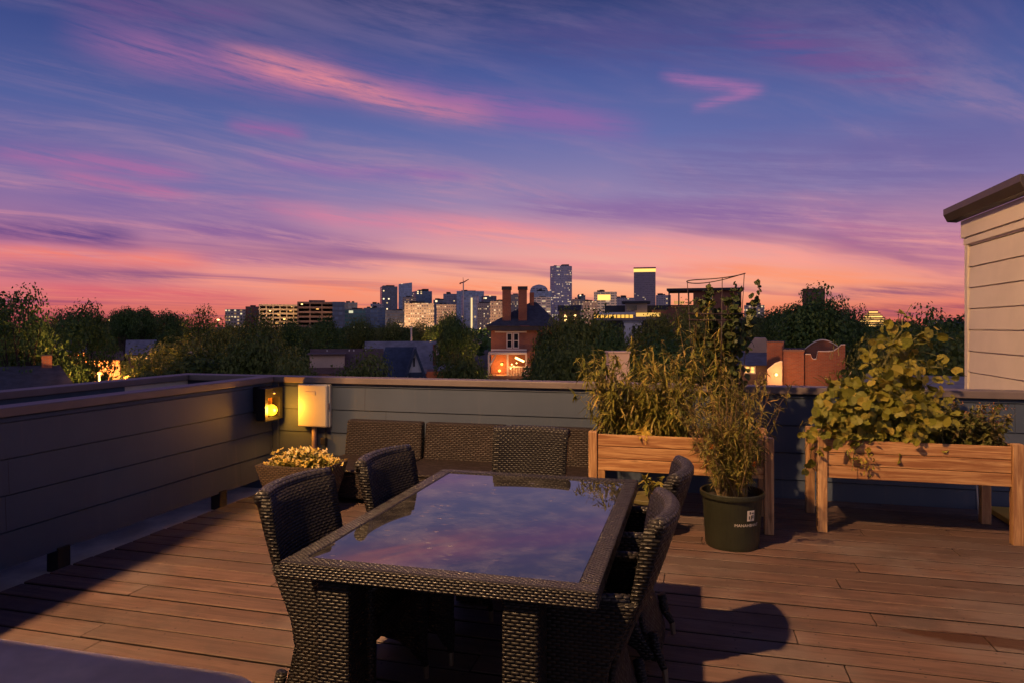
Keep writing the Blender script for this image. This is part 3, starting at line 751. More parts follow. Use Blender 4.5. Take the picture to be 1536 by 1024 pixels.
def feather_leaf(m, q, ax):
    tt = min(1, max(0, RN.gauss(.45, .27)))
    for _ in range(RN.randint(3, 5)):
        d = (ax * .35 + rdir(.15)).normalized(); lance(m, q, d, U(.045, .10), U(.006, .012), U(.1, .7), min(1, max(0, tt + U(-.1, .1))), U(-.6, .6))
pl = leafy('feathery plant filling the large green nursery pot', 'leafy_plant', lambda: Vector((.275 + U(-.10, .10), 5.31 + U(-.10, .10), .34)), 125, (.34, 1.02), .21,
           feather_leaf, LM['feather'], MAT['stem_tan'], (.275, 5.31, .34), .6, .003, dens=(10, 16), start=.22)
for q in ((.36, 5.1, .98), (.13, 5.16, .74), (.42, 5.2, .62)):
    fm = M()
    for k in range(8):
        a = 2 * PI * k / 8; lance(fm, Vector(q), Vector((math.cos(a), -.5, math.sin(a))), .026, .012, 0, U(0, 1))
    fm.build('flower', LM['orange'], pl, uv=False)
# round leaved vine
def vine_round():
    t = thing('leafy_plant', 'mounding vine with large round yellow green leaves spilling over the right planter', 'plant', (1.35, 6.1, .66))
    sm = M(); lm = M()
    def leafat(p, out, r=None):
        r = r or U(.022, .050)
        nrm = (Vector((U(-.5, .3), -1., U(.2, 1.0))) * .8 + out * .7 + rdir() * 1.15).normalized()
        disc(lm, p, nrm, r, min(1, max(0, RN.gauss(.5, .24))), 10, .12)
    spines = []
    def spine(a, b, sag=0., n=8, cnt=14, spread=.10):
        a, b = Vector(a), Vector(b); pts = []
        for k in range(n + 1):
            s = k / n; p = a.lerp(b, s) + Vector((U(-.02, .02), U(-.02, .02), sag * 4 * s * (1 - s))); pts.append(p)
        sm.tube(pts, [.005 * (1.3 - .9 * k / n) for k in range(n + 1)], 5, .5, False)
        for k in range(cnt):
            s = U(.15, 1.) * n; j = min(n - 1, int(s)); q = pts[j].lerp(pts[j + 1], s - j)
            o = rdir(.3); o.y = -abs(o.y) * .9; e = q + o * U(.3, 1.) * spread * 1.3
            sm.tube([q, q.lerp(e, .5) + Vector((0, 0, .01)), e], [.0025, .002, .0018], 4, .5, False)
            leafat(e, o)
    B = lambda: (U(1.15, 1.75), U(5.92, 6.3), .64)
    tops = [(1.62, 6.15, 1.62), (1.52, 6.05, 1.5), (1.42, 6.0, 1.38), (1.30, 6.0, 1.22), (1.16, 5.95, 1.08), (1.02, 5.92, 1.0), (.92, 5.9, .92), (1.72, 6.1, 1.42), (1.82, 6.05, 1.2),
            (1.86, 6.1, 1.02), (1.62, 5.95, 1.25), (1.48, 5.9, 1.15), (1.34, 5.88, 1.02), (1.2, 5.86, .92), (1.68, 5.95, 1.0), (1.5, 5.88, .92), (1.1, 5.86, .84), (1.38, 5.86, .84), (1.78, 5.98, .86),
            (.98, 5.84, .80), (1.26, 5.84, .78), (1.6, 5.9, .8), (1.9, 6.0, .82)]
    for q in tops:
        for _ in range(1): spine(B(), (q[0] + U(-.04, .04), q[1] + U(-.05, .05), q[2] + U(-.05, .05)), U(0, .06), 8, 46, .17)
    spine((1.5, 6.1, 1.3), (1.70, 6.1, 1.78), .03, 6, 7, .06)
    spine((1.6, 6.05, 1.45), (1.95, 6.05, 1.50), .06, 6, 6, .05); spine((1.6, 6.05, 1.2), (2.02, 6.0, 1.22), .08, 6, 7, .06)
    for q in ((.88, 5.82, .52), (.93, 5.80, .60), (.90, 5.85, .70), (.86, 5.84, .62)): spine((1.02, 5.88, .9), q, .05, 6, 7, .06)
    sm2 = spine((1.28, 5.82, .78), (1.17, 5.74, .50), .02, 6, 3, .03)
    for k in range(46):
        q = Vector((U(1.14, 1.34), U(5.74, 5.79), U(.46, .76))); lance(lm, q, rdir(), U(.03, .06), U(.012, .022), .4, U(.4, 1.), U(-.6, .6))
    for k in range(60):
        q = Vector((U(1.0, 1.8), U(5.9, 6.1), U(.75, 1.4))); sm.tube(stem_path(q, rdir(.2), U(.06, .2), 4, .5, .08), .0022, 4, .5, False)
    for k in range(70):
        q = Vector((U(1.05, 1.85), U(6.0, 6.3), U(.72, 1.15))); disc(lm, q, rdir(.3), U(.035, .06), U(0, .4))
    sm.build('stem', MAT['stem'], t, uv=False, smooth=True); lm.build('foliage', LM['round'], t, uv=False)
vine_round()
def shrub_leaf(m, q, ax):
    tt = RN.random() * .75
    for _ in range(RN.randint(3, 5)): lance(m, q, (ax * .3 + rdir(.1)).normalized(), U(.038, .068), U(.016, .026), .25, min(1, tt + U(-.1, .1) if tt > .1 else tt), U(-.7, .7))
sh = leafy('low bushy shrub with reddish flower heads at the right end of the right planter', 'leafy_plant', lambda: Vector((U(1.86, 2.26), U(5.92, 6.3), .65)), 95, (.14, .38), .24,
           shrub_leaf, LM['shrub'], MAT['stem_tan'], (2.06, 6.1, .65), .15, .0025, dens=(8, 13), start=.1)
BUD = leafmat('bud', (.22, .07, .03, 1), (.32, .13, .06, 1), (.45, .25, .12, 1), .2)
for _ in range(34):
    fm = M()
    q = Vector((RN.choice((RN.gauss(1.98, .09), RN.gauss(2.24, .05))), U(5.93, 6.2), U(.90, 1.02) if RN.random() < .7 else U(.8, .9)))
    for k in range(7): lance(fm, q + rdir() * .015, rdir(.3), U(.012, .022), .010, 0, U(0, 1))
    fm.build('flower_head', BUD, sh, uv=False)
def small_leaf(m, q, ax):
    for _ in range(2): lance(m, q, (ax * .1 + rdir(.2)).normalized(), U(.05, .085), U(.022, .034), .35, U(.1, .7), U(-.5, .5))
leafy('single stemmed seedling in the small olive rimmed pot', 'leafy_plant', lambda: Vector((-.33 + U(-.015, .015), 5.36, .27)), 4, (.17, .27), .35, small_leaf, LM['bamboo'], MAT['stem_tan'], (-.33, 5.36, .27), .2, .004, dens=(5, 7), start=.6)
# flowers in the wicker box
t = thing('flower_plant', 'mound of pale yellow flowers growing in the wicker flower box', 'flowers', (-3.3, 5.32, .37))
lm = M(); fm = M(); sm = M()
for _ in range(330):
    x, y = U(-3.60, -2.96), U(5.13, 5.54); r = ((x + 3.28) / .34) ** 2 + ((y - 5.33) / .24) ** 2
    h = .37 + .15 * max(.08, 1 - .75 * r) * U(.7, 1.2)
    if RN.random() < .08: h += .04
    b = Vector((x * .8 - 3.29 * .2, y * .8 + 5.32 * .2, .36)); e = Vector((x, y, h))
    sm.tube([b, b.lerp(e, .5), e], .002, 4, .5, False)
    for _ in range(7): lance(lm, b.lerp(e, U(.35, 1.)), rdir(.2), U(.03, .055), U(.012, .02), .3, U(.2, .9), U(-.6, .6))
    nr = (Vector((U(-.6, .6), U(-.9, .2), .9))).normalized(); tt = U(.2, 1)
    if RN.random() < .8:
        nn, a, bb = frame(nr); ph = U(0, 1)
        for k in range(5):
            an = ph + 2 * PI * k / 5; lance(fm, e, a * math.cos(an) + bb * math.sin(an) + nn * .3, U(.020, .032), .019, 0, tt)
sm.build('stem', MAT['stem'], t, uv=False); lm.build('foliage', LM['round'], t, uv=False); fm.build('flower', LM['flower'], t, uv=False)
# wire cage with a climbing vine at the back of the first planter
cg = thing('plant_cage', 'tall wire plant cage with a bent top hoop standing in the planter nearest the sofa', 'plant cage', (.18, 6.04, .66))
def ring(zc, r, tilt, wob=0.):
    o = []
    for k in range(33):
        a = 2 * PI * k / 32; x = r * math.cos(a); y = r * .8 * math.sin(a)
        o.append((.18 + x, 6.0 + y, zc + tilt * x + wob * math.sin(2 * a + 1.)))
    return o
for zc, r, ti, wo in ((2.0, .235, .13, .012), (1.705, .225, .0, .004), (1.655, .22, .01, .004), (1.1, .19, 0, 0)):
    m = M(); m.tube(ring(zc, r, ti, wo), .0045, 6, caps=False); m.build('hoop', MAT['wire'], cg, smooth=True)
for k in (1, 9, 17, 25):
    p = ring(2.0, .235, .13, .012)[k]; q = ring(.68, .16, 0)[k]
    m = M(); m.tube([q, p], .0035, 6); m.build('upright', MAT['wire'], cg, smooth=True)
def vine_leaf(m, q, ax):
    for _ in range(2): disc(m, q + rdir() * U(.01, .06), (rdir(.3) + Vector((0, -.8, .3))).normalized(), U(.018, .036), RN.random(), 7, .1)
leafy('dark climbing vine growing up through the wire cage', 'leafy_plant', lambda: Vector((U(.16, .36), U(5.98, 6.12), .66)), 14, (.95, 1.30), .06, vine_leaf, LM['vine'], MAT['stem_tan'], (.26, 6.05, .66), .05, .004, dens=(34, 46), start=.2)
leafy('tall thin stems with sparse leaves leaning beside the wire cage', 'leafy_plant', lambda: Vector((U(-.10, .12), U(5.95, 6.1), .66)), 5, (.9, 1.22), .06, bamboo_leaf, LM['bamboo'], MAT['stem_tan'], (.0, 6.0, .66), .1, .003, dens=(9, 13), start=.4)
leafy('upright sprig with pale drooping leaves between the pot and the wire cage', 'leafy_plant', lambda: Vector((U(.24, .30), 5.9, .66)), 5, (.75, 1.0), .05, bamboo_leaf, LM['bamboo'], MAT['stem_tan'], (.27, 5.9, .66), .1, .003, dens=(10, 13), start=.4)

# ---------------------------------------------------------------- ground
gm, g_, b_ = new_mat('dusk_ground')
nn_ = g_.noise(g_.obj(), .03, 5., .6)
col(g_, b_, g_.mix(g_.ss(nn_, .4, .6), (.022, .026, .014, 1), (.05, .048, .045, 1))); inp(g_, b_, rough=.9)
m = M(); m.add([(-9000, -3000, GROUND), (9000, -3000, GROUND), (9000, 16000, GROUND), (-9000, 16000, GROUND)], [(0, 1, 2, 3)])
tag(m.build('ground', gm), kind='structure')

# ---------------------------------------------------------------- trees
TREE_L = [leafmat('tree_leaf', (.032, .070, .018, 1), (.076, .145, .034, 1), (.15, .23, .052, 1), .25),
          leafmat('olive_tree_leaf', (.056, .088, .017, 1), (.130, .168, .034, 1), (.24, .245, .058, 1), .25)]
BARK = plain('bark', (.05, .038, .030, 1), .9, .3, 6, 0, .02)
def tree_proto(kind, seed, H, Rr, nclump, per, card, open_=1., mat=0, low=.22):
    rr = random.Random(seed)
    root = thing('tree', '', 'tree', (0, 0, 0), 0, None, world=False)
    tm = M(); lm = M()
    th = H * (.34 if kind != 'umbrella' else .6)
    tm.tube([(0, 0, 0), (.1, .05, th * .5), (.0, .1, th), (.1, 0, H * .72)], [H * .024, H * .019, H * .015, H * .006], 8)
    for i in range(nclump):
        a = rr.uniform(0, 2 * PI); zf = rr.uniform(low, .97)
        if kind == 'umbrella': zf = rr.uniform(.68, .97)
        prof = math.sin(PI * min(1, max(0.02, (zf - low) / (1.04 - low))) ** (.75 if kind != 'cone' else .45))
        if kind == 'cone': prof = (1 - (zf - low) / (1 - low)) ** .8 * .95 + .06
        R0 = Rr * prof * (rr.uniform(.25, 1.0) ** .6) * open_
        c = Vector((R0 * math.cos(a), R0 * math.sin(a), zf * H))
        s0 = Vector((0, .08, rr.uniform(.28, .62) * H * (.9 if zf > .45 else .6)))
        mid = s0.lerp(c, .55) + Vector((rr.uniform(-.3, .3), rr.uniform(-.3, .3), .25))
        tm.tube([s0, mid, c], [H * .009, H * .006, H * .002], 5, .5, False)
        cr = Rr * rr.uniform(.26, .42) * (.8 if kind == 'open' else 1.); tb_ = rr.uniform(.1, .75)
        for k in range(int(per * (cr / (Rr * .28)) ** 2)):
            v = Vector((rr.gauss(0, 1), rr.gauss(0, 1), rr.gauss(0, .75)))
            v.normalize(); v.z *= .78; v *= cr * (rr.uniform(.3, 1.) ** .45) * (1 + .16 * math.sin(7 * v.x + 5 * v.y + 6 * v.z + i))
            p = c + v
            n = (v.normalized() + Vector((rr.gauss(0, .45), rr.gauss(0, .45), rr.gauss(.35, .45)))).normalized()
            n, a1, b1 = frame(n); an = rr.uniform(0, PI); q1 = a1 * math.cos(an) + b1 * math.sin(an); q2 = n.cross(q1)
            L = card * rr.uniform(.55, 1.1); w = L * rr.uniform(.45, .75)
            lm.add([tuple(p - q1 * L / 2), tuple(p - q2 * w / 2 + n * L * .1), tuple(p + q1 * L / 2), tuple(p + q2 * w / 2 + n * L * .1)], [(0, 1, 2, 3)], min(1, max(0, tb_ + rr.gauss(0, .2))))
    tm.build('trunk', BARK, root, uv=False, smooth=True); lm.build('crown', TREE_L[mat], root, uv=False)
    return root, H
PROTO = {'round': tree_proto('round', 1, 10., 4.4, 34, 330, .28), 'oval': tree_proto('oval', 2, 11., 3.5, 34, 330, .27),
         'open': tree_proto('open', 3, 11.5, 4.6, 48, 230, .27, 1.0, 0, .2), 'cone': tree_proto('cone', 4, 11., 4.2, 42, 300, .27, 1., 0, .15),
         'umbrella': tree_proto('umbrella', 5, 11., 4.0, 20, 330, .28), 'olive': tree_proto('round', 6, 9.5, 4.4, 34, 330, .28, 1., 1, .15), 'wide': tree_proto('round', 8, 9., 5.4, 40, 330, .30, 1.0, 1, .12)}
USED = set()
HALF = {680: 40, 668: 32, 690: 30, 846: 44, 818: 22, 880: 46, 850: 60, 540: 42, 588: 40, 632: 30, 492: 42, 435: 40, 545: 26, 440: 34, 378: 60, 1216: 84, 1256: 55, 1277: 22, 1098: 30, 1165: 36, 1386: 24, 985: 50, 1042: 50, 925: 40, 1322: 36, 1330: 50, 30: 66, 88: 36, 132: 48, 186: 26, 212: 26, 256: 30, 300: 44, 392: 52, 335: 50}
RAD = {'round': 4.4, 'oval': 3.5, 'open': 4.6, 'cone': 4.2, 'umbrella': 4., 'olive': 4.4, 'wide': 5.4}
def tree(kind, u, vt, d, label, squash=1., rz=None, group=None):
    root, H = PROTO[kind]
    x, y = P(u, d); h = Z(vt, d) - GROUND; s = h / H
    rz = U(0, 6.28) if rz is None else rz
    if u in HALF and group is None: squash = max(.55, HALF[u] / FOC * d / (RAD[kind] * s))
    sc = (s * squash, s * squash, s)
    if kind not in USED:
        USED.add(kind); o = root; o.location = (x, y, GROUND); o.rotation_euler = (0, 0, rz); o.scale = sc; o['label'] = label
    else: o = dup(root, (x, y, GROUND), rz, label, sc)
    if group: o['group'] = group
    return o
TREES = [
 ('open', 30, 432, 36, 'tall loose crowned tree at the far left edge, highest of the left trees', 1.),
 ('oval', -20, 452, 44, 'tree cut off by the left edge of the view behind the tallest left tree', 1.),
 ('round', 88, 474, 62, 'dark tree just right of the tallest left tree', 1.),
 ('round', 132, 467, 46, 'dense dark tree above the orange street glow on the left', 1.05),
 ('umbrella', 186, 466, 84, 'flat topped tree left of its twin on the left skyline', 1.1),
 ('umbrella', 212, 466, 88, 'flat topped tree right of its twin on the left skyline', 1.),
 ('oval', 256, 472, 76, 'medium dark tree between the flat topped pair and the bare topped tree', 1.1),
 ('open', 300, 460, 62, 'rounded tree with bare twigs at its top left of the parking garage', 1.1),
 ('olive', 335, 492, 50, 'olive tinted tree below the bare topped tree', 1.1),
 ('wide', 392, 490, 56, 'wide olive crown in front of the cream parking garage', 1.),
 ('round', 435, 486, 72, 'dark crown between the two garage blocks', 1.1),
 ('round', 492, 482, 84, 'dark crown in front of the brown garage', 1.1),
 ('wide', 540, 488, 92, 'wide crown under the dark slab tower', 1.),
 ('olive', 588, 487, 100, 'olive crown behind the grey slate roof', 1.),
 ('olive', 632, 488, 84, 'yellowish crown behind the thin white pole', .9),
 ('round', 668, 478, 66, 'dark crown left of the twin chimneys, back of two', 1.),
 ('round', 680, 484, 52, 'dense dark tree covering the left side of the brick house', .85),
 ('wide', 690, 545, 40, 'low dark bush like tree in front of the brick house porch', .72),
 ('olive', 846, 480, 46, 'olive tree covering the right side of the brick house', .95),
 ('wide', 880, 490, 42, 'broad olive tree behind the middle of the parapet', 1.),
 ('round', 925, 506, 36, 'dark tree behind the pale stucco chimney', 1.1),
 ('olive', 985, 478, 52, 'tall olive crown behind the drooping leaved planter', 1.),
 ('olive', 1042, 468, 48, 'tall olive crown behind the wire cage', .9),
 ('round', 1098, 500, 60, 'dark crown right of the wire cage', .9),
 ('round', 1165, 474, 72, 'dark crown left of the tallest right hand tree', 1.),
 ('cone', 1216, 428, 46, 'tall peaked tree, highest on the right side of the view', 1.12),
 ('cone', 1256, 446, 50, 'peaked tree leaning against the right flank of the tallest one', 1.1),
 ('open', 1277, 461, 52, 'slender bare topped tree right of the peaked pair', .45),
 ('round', 1322, 488, 70, 'dark crown below the lit stepped building', 1.1),
 ('open', 1386, 462, 30, 'small open crowned tree behind the round leaved vine', .62),
 ('round', 1415, 498, 40, 'dark crown behind the right end of the parapet', 1.),
 ('oval', 1448, 478, 46, 'dark tree half hidden by the cream house', 1.),
 ('wide', 1395, 530, 27, 'low olive crown just beyond the right parapet', .8),
 ('wide', 60, 520, 48, 'low olive crown behind the brick chimney on the left', .9),
 ('olive', 290, 520, 38, 'low olive crown beside the street lamp', 1.),
 ('olive', 225, 538, 34, 'small olive crown in front of the grey garden roof', .7),
 ('wide', 378, 522, 36, 'broad low olive crown left of the beige dormer house', .9),
 ('olive', 440, 545, 31, 'low bush like tree hiding the foot of the beige dormer house', .8),
 ('olive', 545, 540, 33, 'low dark tree in front of the brown roof', .7),
 ('round', 818, 535, 40, 'round tree in front of the porch lights', .75),
 ('wide', 850, 535, 34, 'lowest olive crown behind the middle of the parapet', 1.),
 ('round', 1010, 515, 34, 'dark tree hidden behind the planter thicket', .9),
 ('wide', 1330, 525, 36, 'olive crown behind the curved brick gable', .8),
]
for k, u, vt, d, lb, sq_ in TREES: tree(k, u, vt, d, lb, sq_)
FAR = [(5, 485, 120), (60, 484, 140), (150, 482, 150), (205, 481, 160), (240, 478, 120), (270, 482, 170), (350, 492, 130), (410, 496, 150), (465, 494, 160), (520, 492, 150), (575, 494, 170),
       (612, 492, 150), (655, 490, 140), (870, 486, 120), (910, 490, 110), (1140, 480, 120), (1120, 484, 140), (1190, 470, 110), (1290, 486, 130), (1345, 484, 150), (1300, 492, 100), (1370, 486, 110), (1430, 488, 140), (1410, 492, 120), (1500, 486, 130)]
for i, (u, vt, d) in enumerate(FAR):
    tree(RN.choice(['round', 'oval', 'wide']), u, vt, d, 'dark far tree in the band of crowns between the houses and the skyline', 1.2, None, 'far trees below the skyline')
# far canopy of the city, too many crowns to count
def far_wood():
    m = M(); rr = random.Random(5)
    for i in range(2600):
        d = rr.uniform(170, 900); u = rr.uniform(-150, 1680) if i < 1400 else rr.choice((rr.uniform(-2600, -150), rr.uniform(1680, 4000))); x, y = P(u, d)
        h = rr.uniform(5, 10.6) * (1. if d < 500 else .95); r = rr.uniform(3, 6)
        for k in range(18):
            v = Vector((rr.gauss(0, .55), rr.gauss(0, .55), 0)); zz = GROUND + h * (1 - .45 * rr.random() ** 1.6 - .18 * v.length)
            p = Vector((x, y, zz)) + v * r
            n, a1, b1 = frame(Vector((rr.gauss(0, 1), rr.gauss(0, 1), rr.gauss(.5, 1)))); L = rr.uniform(1.2, 2.6)
            m.add([tuple(p - a1 * L / 2), tuple(p - b1 * L / 2), tuple(p + a1 * L / 2), tuple(p + b1 * L / 2)], [(0, 1, 2, 3)], rr.random() * .8)
    tag(m.build('far_wood', TREE_L[0], uv=False), 'mass of dark city tree crowns spreading out to the skyline', 'wood', kind='stuff')
far_wood()
# ---------------------------------------------------------------- building helpers
def site(name, label, u0, u1, d, yaw=0., cat='building', group=None):
    """root at street level, local -y faces the viewer, returns root and width"""
    x, y = P((u0 + u1) / 2, d)
    rz = math.atan2(y, x) - PI / 2 + math.radians(yaw)
    r = thing(name, label, cat, (x, y, GROUND), rz, group, world=False)
    return r, (u1 - u0) / FOC * d * math.cos(math.radians(0))
def H(v, d): return Z(v, d) - GROUND
def wpt(root, x, y, z):
    c, s = math.cos(root.rotation_euler.z), math.sin(root.rotation_euler.z)
    return (root.location.x + c * x - s * y, root.location.y + s * x + c * y, root.location.z + z)
def tower(name, label, u0, u1, vt, d, depth, mat, yaw=0., roofmat=None, cap=0, capmat=None, shape=None, bevel=0, plant=.0):
    r, w = site(name, label, u0, u1, d, yaw); h = H(vt, d); w /= (math.cos(math.radians(yaw)) + 0 * depth)
    m = M()
    if shape == 'oct':
        c = w * .22; q = [(-w / 2 + c, 0), (w / 2 - c, 0), (w / 2, c), (w / 2, depth - c), (w / 2 - c, depth), (-w / 2 + c, depth), (-w / 2, depth - c), (-w / 2, c)]
        m.loft([[(a, b, 0) for a, b in q], [(a, b, h) for a, b in q]])
    elif shape == 'slant':
        m.hexa([(-w / 2, 0, 0), (w / 2, 0, 0), (w / 2, depth, 0), (-w / 2, depth, 0)], [(-w / 2, 0, h * .965), (w / 2, 0, h), (w / 2, depth, h), (-w / 2, depth, h * .965)])
    elif shape == 'round':
        q = [(w / 2 * math.cos(2 * PI * k / 24), w / 2 + w / 2 * math.sin(2 * PI * k / 24)) for k in range(24)]
        m.loft([[(a, b, 0) for a, b in q], [(a, b, h) for a, b in q]])
    else: m.box(-w / 2, w / 2, 0, depth, 0, h)
    m.build('facade', mat, r)
    if cap:
        c = M(); c.box(-w / 2 - .3, w / 2 + .3, -.3, depth + .3, h - cap, h + .5); c.build('crown_band', capmat, r)
    if plant:
        p = M(); rr = random.Random(int(u0 * 7))
        for k in range(3):
            a = rr.uniform(-.42, .1) * w; p.box(a, a + w * rr.uniform(.12, .35), depth * .2, depth * .7, h + .01, h + plant * rr.uniform(.5, 1.))
        p.build('roof_plant', roofmat or MAT['dkroof'], r)
    return r, w, h
MAT['dkroof'] = plain('dark_roof', (.045, .042, .05, 1), .85, .25, .5)
MAT['slate_roof'] = plain('slate_roof', (.05, .055, .075, 1), .85, .25, 3)
MAT['navy_roof'] = plain('navy_roof', (.045, .06, .10, 1), .8, .22, 3)
MAT['brown_roof'] = plain('brown_roof', (.15, .085, .072, 1), .85, .2, 3)
MAT['grey_roof'] = plain('grey_roof', (.24, .225, .25, 1), .85, .2, 2)
MAT['beige'] = plain('beige_render', (.66, .46, .35, 1), .8, .08, 1)
MAT['white_wall'] = plain('white_wall', (.62, .58, .58, 1), .7, .08, 1)
MAT['trim'] = plain('white_trim', (.62, .55, .5, 1), .6, .08, 2)
MAT['concrete'] = plain('concrete', (.30, .24, .215, 1), .85, .15, .3)
MAT['brownconc'] = plain('brown_concrete', (.17, .105, .095, 1), .85, .15, .3)
MAT['darkin'] = plain('dark_interior', (.02, .017, .018, 1), .9, .2, .5)
MAT['winglass'] = plain('window_glass', (.015, .018, .024, 1), .08, .2, 2)
MAT['lit'] = glow('lit_window', (1, .55, .14, 1), 1.6)
MAT['lit_hot'] = glow('lamp_head', (1, .58, .18, 1), 6.)
MAT['lit_dim'] = glow('dim_window', (1, .5, .15, 1), .6)
MAT['lit_orange'] = glow('orange_lamp', (1, .36, .06, 1), 5.)
def brick(name, c1, c2):
    m, g, b = new_mat(name)
    t = g.n('ShaderNodeTexBrick'); g.put(t.inputs['Vector'], g.uv()); t.inputs['Scale'].default_value = 1.
    t.inputs['Brick Width'].default_value = .24; t.inputs['Row Height'].default_value = .08; t.inputs['Mortar Size'].default_value = .008
    t.inputs['Color1'].default_value = c1; t.inputs['Color2'].default_value = c2; t.inputs['Mortar'].default_value = (.2, .16, .14, 1)
    n = g.noise(g.obj(), .8, 4.)
    col(g, b, g.mix(g.m('MULTIPLY', g.ss(n, .4, .7), .35), t.outputs[0], tuple(x * .5 for x in c1[:3]) + (1,))); inp(g, b, rough=.85)
    return m
MAT['brick'] = brick('red_brick', (.30, .095, .05, 1), (.23, .07, .04, 1))

# ---------------------------------------------------------------- skyline
F1 = facade('glass_dark', (.15, .16, .20, 1), (.09, .115, .17, 1), 3.2, 3.8, .8, .6, .09)
F2 = facade('glass_blue', (.34, .38, .48, 1), (.20, .25, .36, 1), 3., 3.8, .85, .7, .06)
F3 = facade('glass_midblue', (.14, .18, .25, 1), (.07, .11, .19, 1), 3.4, 3.8, .85, .65, .08)
F4 = facade('lit_apartments', (.52, .42, .36, 1), (.09, .08, .08, 1), 2.6, 3.0, .6, .45, .5, (1, .48, .12, 1), .8)
F5 = facade('lavender_block', (.38, .34, .40, 1), (.14, .14, .18, 1), 4., 3.8, .6, .5, .08)
F6 = facade('tall_tower', (.58, .49, .56, 1), (.24, .21, .26, 1), 2.4, 4.2, .7, .5, .24, (1, .56, .25, 1), .75)
F7 = facade('brown_tower', (.32, .25, .29, 1), (.15, .12, .16, 1), 2.2, 4., .6, .5, .08, (1, .6, .3, 1), .7)
F8 = facade('midrise_lit', (.40, .31, .28, 1), (.11, .095, .10, 1), 2.4, 3.2, .55, .42, .38, (1, .48, .13, 1), .8)
F9 = facade('white_mid', (.50, .46, .48, 1), (.07, .08, .11, 1), 7., 3.8, .75, .4, .20, (1, .62, .25, 1), .8)
F10 = facade('brick_mid', (.22, .085, .06, 1), (.05, .04, .045, 1), 5., 3.6, .5, .5, .15)
F11 = facade('teal_glass', (.16, .22, .22, 1), (.04, .13, .14, 1), 4., 3.6, .9, .6, .18, (.75, .9, .6, 1), .9)
F12 = facade('grey_round', (.20, .19, .24, 1), (.06, .07, .1, 1), 3.5, 4., .8, .55, .16)
MAT['gold'] = glow('gold_crown', (1, .60, .14, 1), 1.5)
SK = [
 # name label u0 u1 vt d depth mat yaw plant
 ('tower_block', 'slim dark glass slab tower at the left end of the tall skyline group', 573, 596, 430, 1300, 26, F1, 8, 3),
 ('office_block', 'dark blue lower block in front of the slim dark slab tower', 546, 577, 462, 900, 30, F3, 0, 3),
 ('office_block', 'low mauve block left of the slim dark slab tower', 556, 575, 456, 1200, 30, F5, 0, 4),
 ('office_block', 'dark block at the foot of the slim dark slab tower', 578, 607, 466, 850, 25, F1, 0, 2),
 ('office_tower', 'blue glass tower just right of the tower with the sloping top', 623, 648, 437, 1400, 40, F3, 10, 5),
 ('apartment_block', 'brightly lit apartment block with stacked balconies under the blue towers', 607, 651, 455, 800, 30, F4, 0, 2.5),
 ('apartment_block', 'narrow lit slab rising behind the balcony apartments', 604, 624, 446, 1000, 20, F8, 0, 2),
 ('office_block', 'small dark office block right of the lit apartments', 650, 670, 450, 900, 30, F1, 0, 2.5),
 ('office_block', 'squat block with lit windows left of the tower crane', 655, 684, 457, 800, 26, F8, 0, 2),
 ('office_tower', 'pale lavender tower left of the tower crane', 665, 688, 441, 1300, 40, F5, 0, 4),
 ('office_tower', 'broad grey blue tower behind the tower crane', 685, 726, 437, 1250, 45, F2, 0, 3),
 ('office_block', 'dark lower wing right of the broad grey blue tower', 716, 745, 455, 900, 30, F8, 0, 2),
 ('office_block', 'lit terrace block left of the twin brick chimneys', 735, 760, 452, 700, 24, F8, 0, 2),
 ('office_block', 'block with small lit windows seen between the brick chimneys', 765, 780, 442, 1100, 24, F8, 0, 2),
 ('office_tower', 'blue glass tower left of the tallest tower', 803, 827, 437, 1200, 38, F2, 0, 4),
 ('office_block', 'lower pale block with rows of lights below the blue tower', 798, 826, 446, 1000, 30, F9, 0, 2),
 ('office_block', 'small lit block right of the tallest tower', 856, 876, 449, 1100, 30, F8, 0, 3),
 ('office_block', 'lit mid rise right of the tallest tower', 874, 896, 452, 1000, 30, F8, 0, 2.5),
 ('office_block', 'dark narrow block between the two lit mid rises', 866, 878, 443, 1150, 26, F1, 0, 3),
 ('office_block', 'lit mid rise below the white block', 838, 862, 461, 700, 26, F8, 0, 2),
 ('office_block', 'low mauve block between the white block and the gold banded tower', 922, 952, 447, 1200, 30, F5, 0, 5),
 ('office_block', 'mauve block right of the gold banded tower', 984, 1006, 443, 1200, 36, F5, 0, 4),
 ('apartment_block', 'lit apartment tower right of the wire cage', 1117, 1146, 458, 620, 22, F4, 0, 2.5),
 ('brick_tower', 'plain brick tower top behind the tallest right hand tree', 1205, 1236, 433, 420, 14, F10, 0, 0),
 ('office_block', 'small golden lit block left of the dark flat roofs on the right', 1392, 1412, 480, 500, 16, F4, 0, 0),
 ('warehouse', 'dark flat roofed warehouse on the right horizon', 1408, 1462, 484, 480, 40, F1, 0, 1),
 ('office_block', 'cream office block at the left end of the skyline', 339, 371, 464, 640, 26, F4, 0, 0),
 ('office_block', 'red brick block left of the cream parking garage', 369, 389, 460, 600, 26, F10, 0, 1.5),
 ('office_block', 'dark glass stair block right of the brown garage', 499, 517, 453, 540, 28, F1, 0, 0),
 ('office_block', 'dark blue glass block behind the teal lit block', 517, 536, 454, 760, 30, F1, 0, 2),
 ('office_block', 'low teal lit glass block right of the brown garage', 512, 548, 464, 600, 26, F11, 0, 1.5),
 ('office_block', 'dark blue block beside the teal lit block', 545, 566, 463, 640, 26, F3, 0, 1.5),
]
for nm, lb, u0, u1, vt, d, dep, mt, yw, pl_ in SK: tower(nm, lb, u0, u1, vt, d, dep, mt, yw, plant=pl_)
tower('office_tower', 'pale blue glass tower with a sloping top in the left skyline group', 598, 618, 424, 1500, 36, F2, 0, shape='slant')
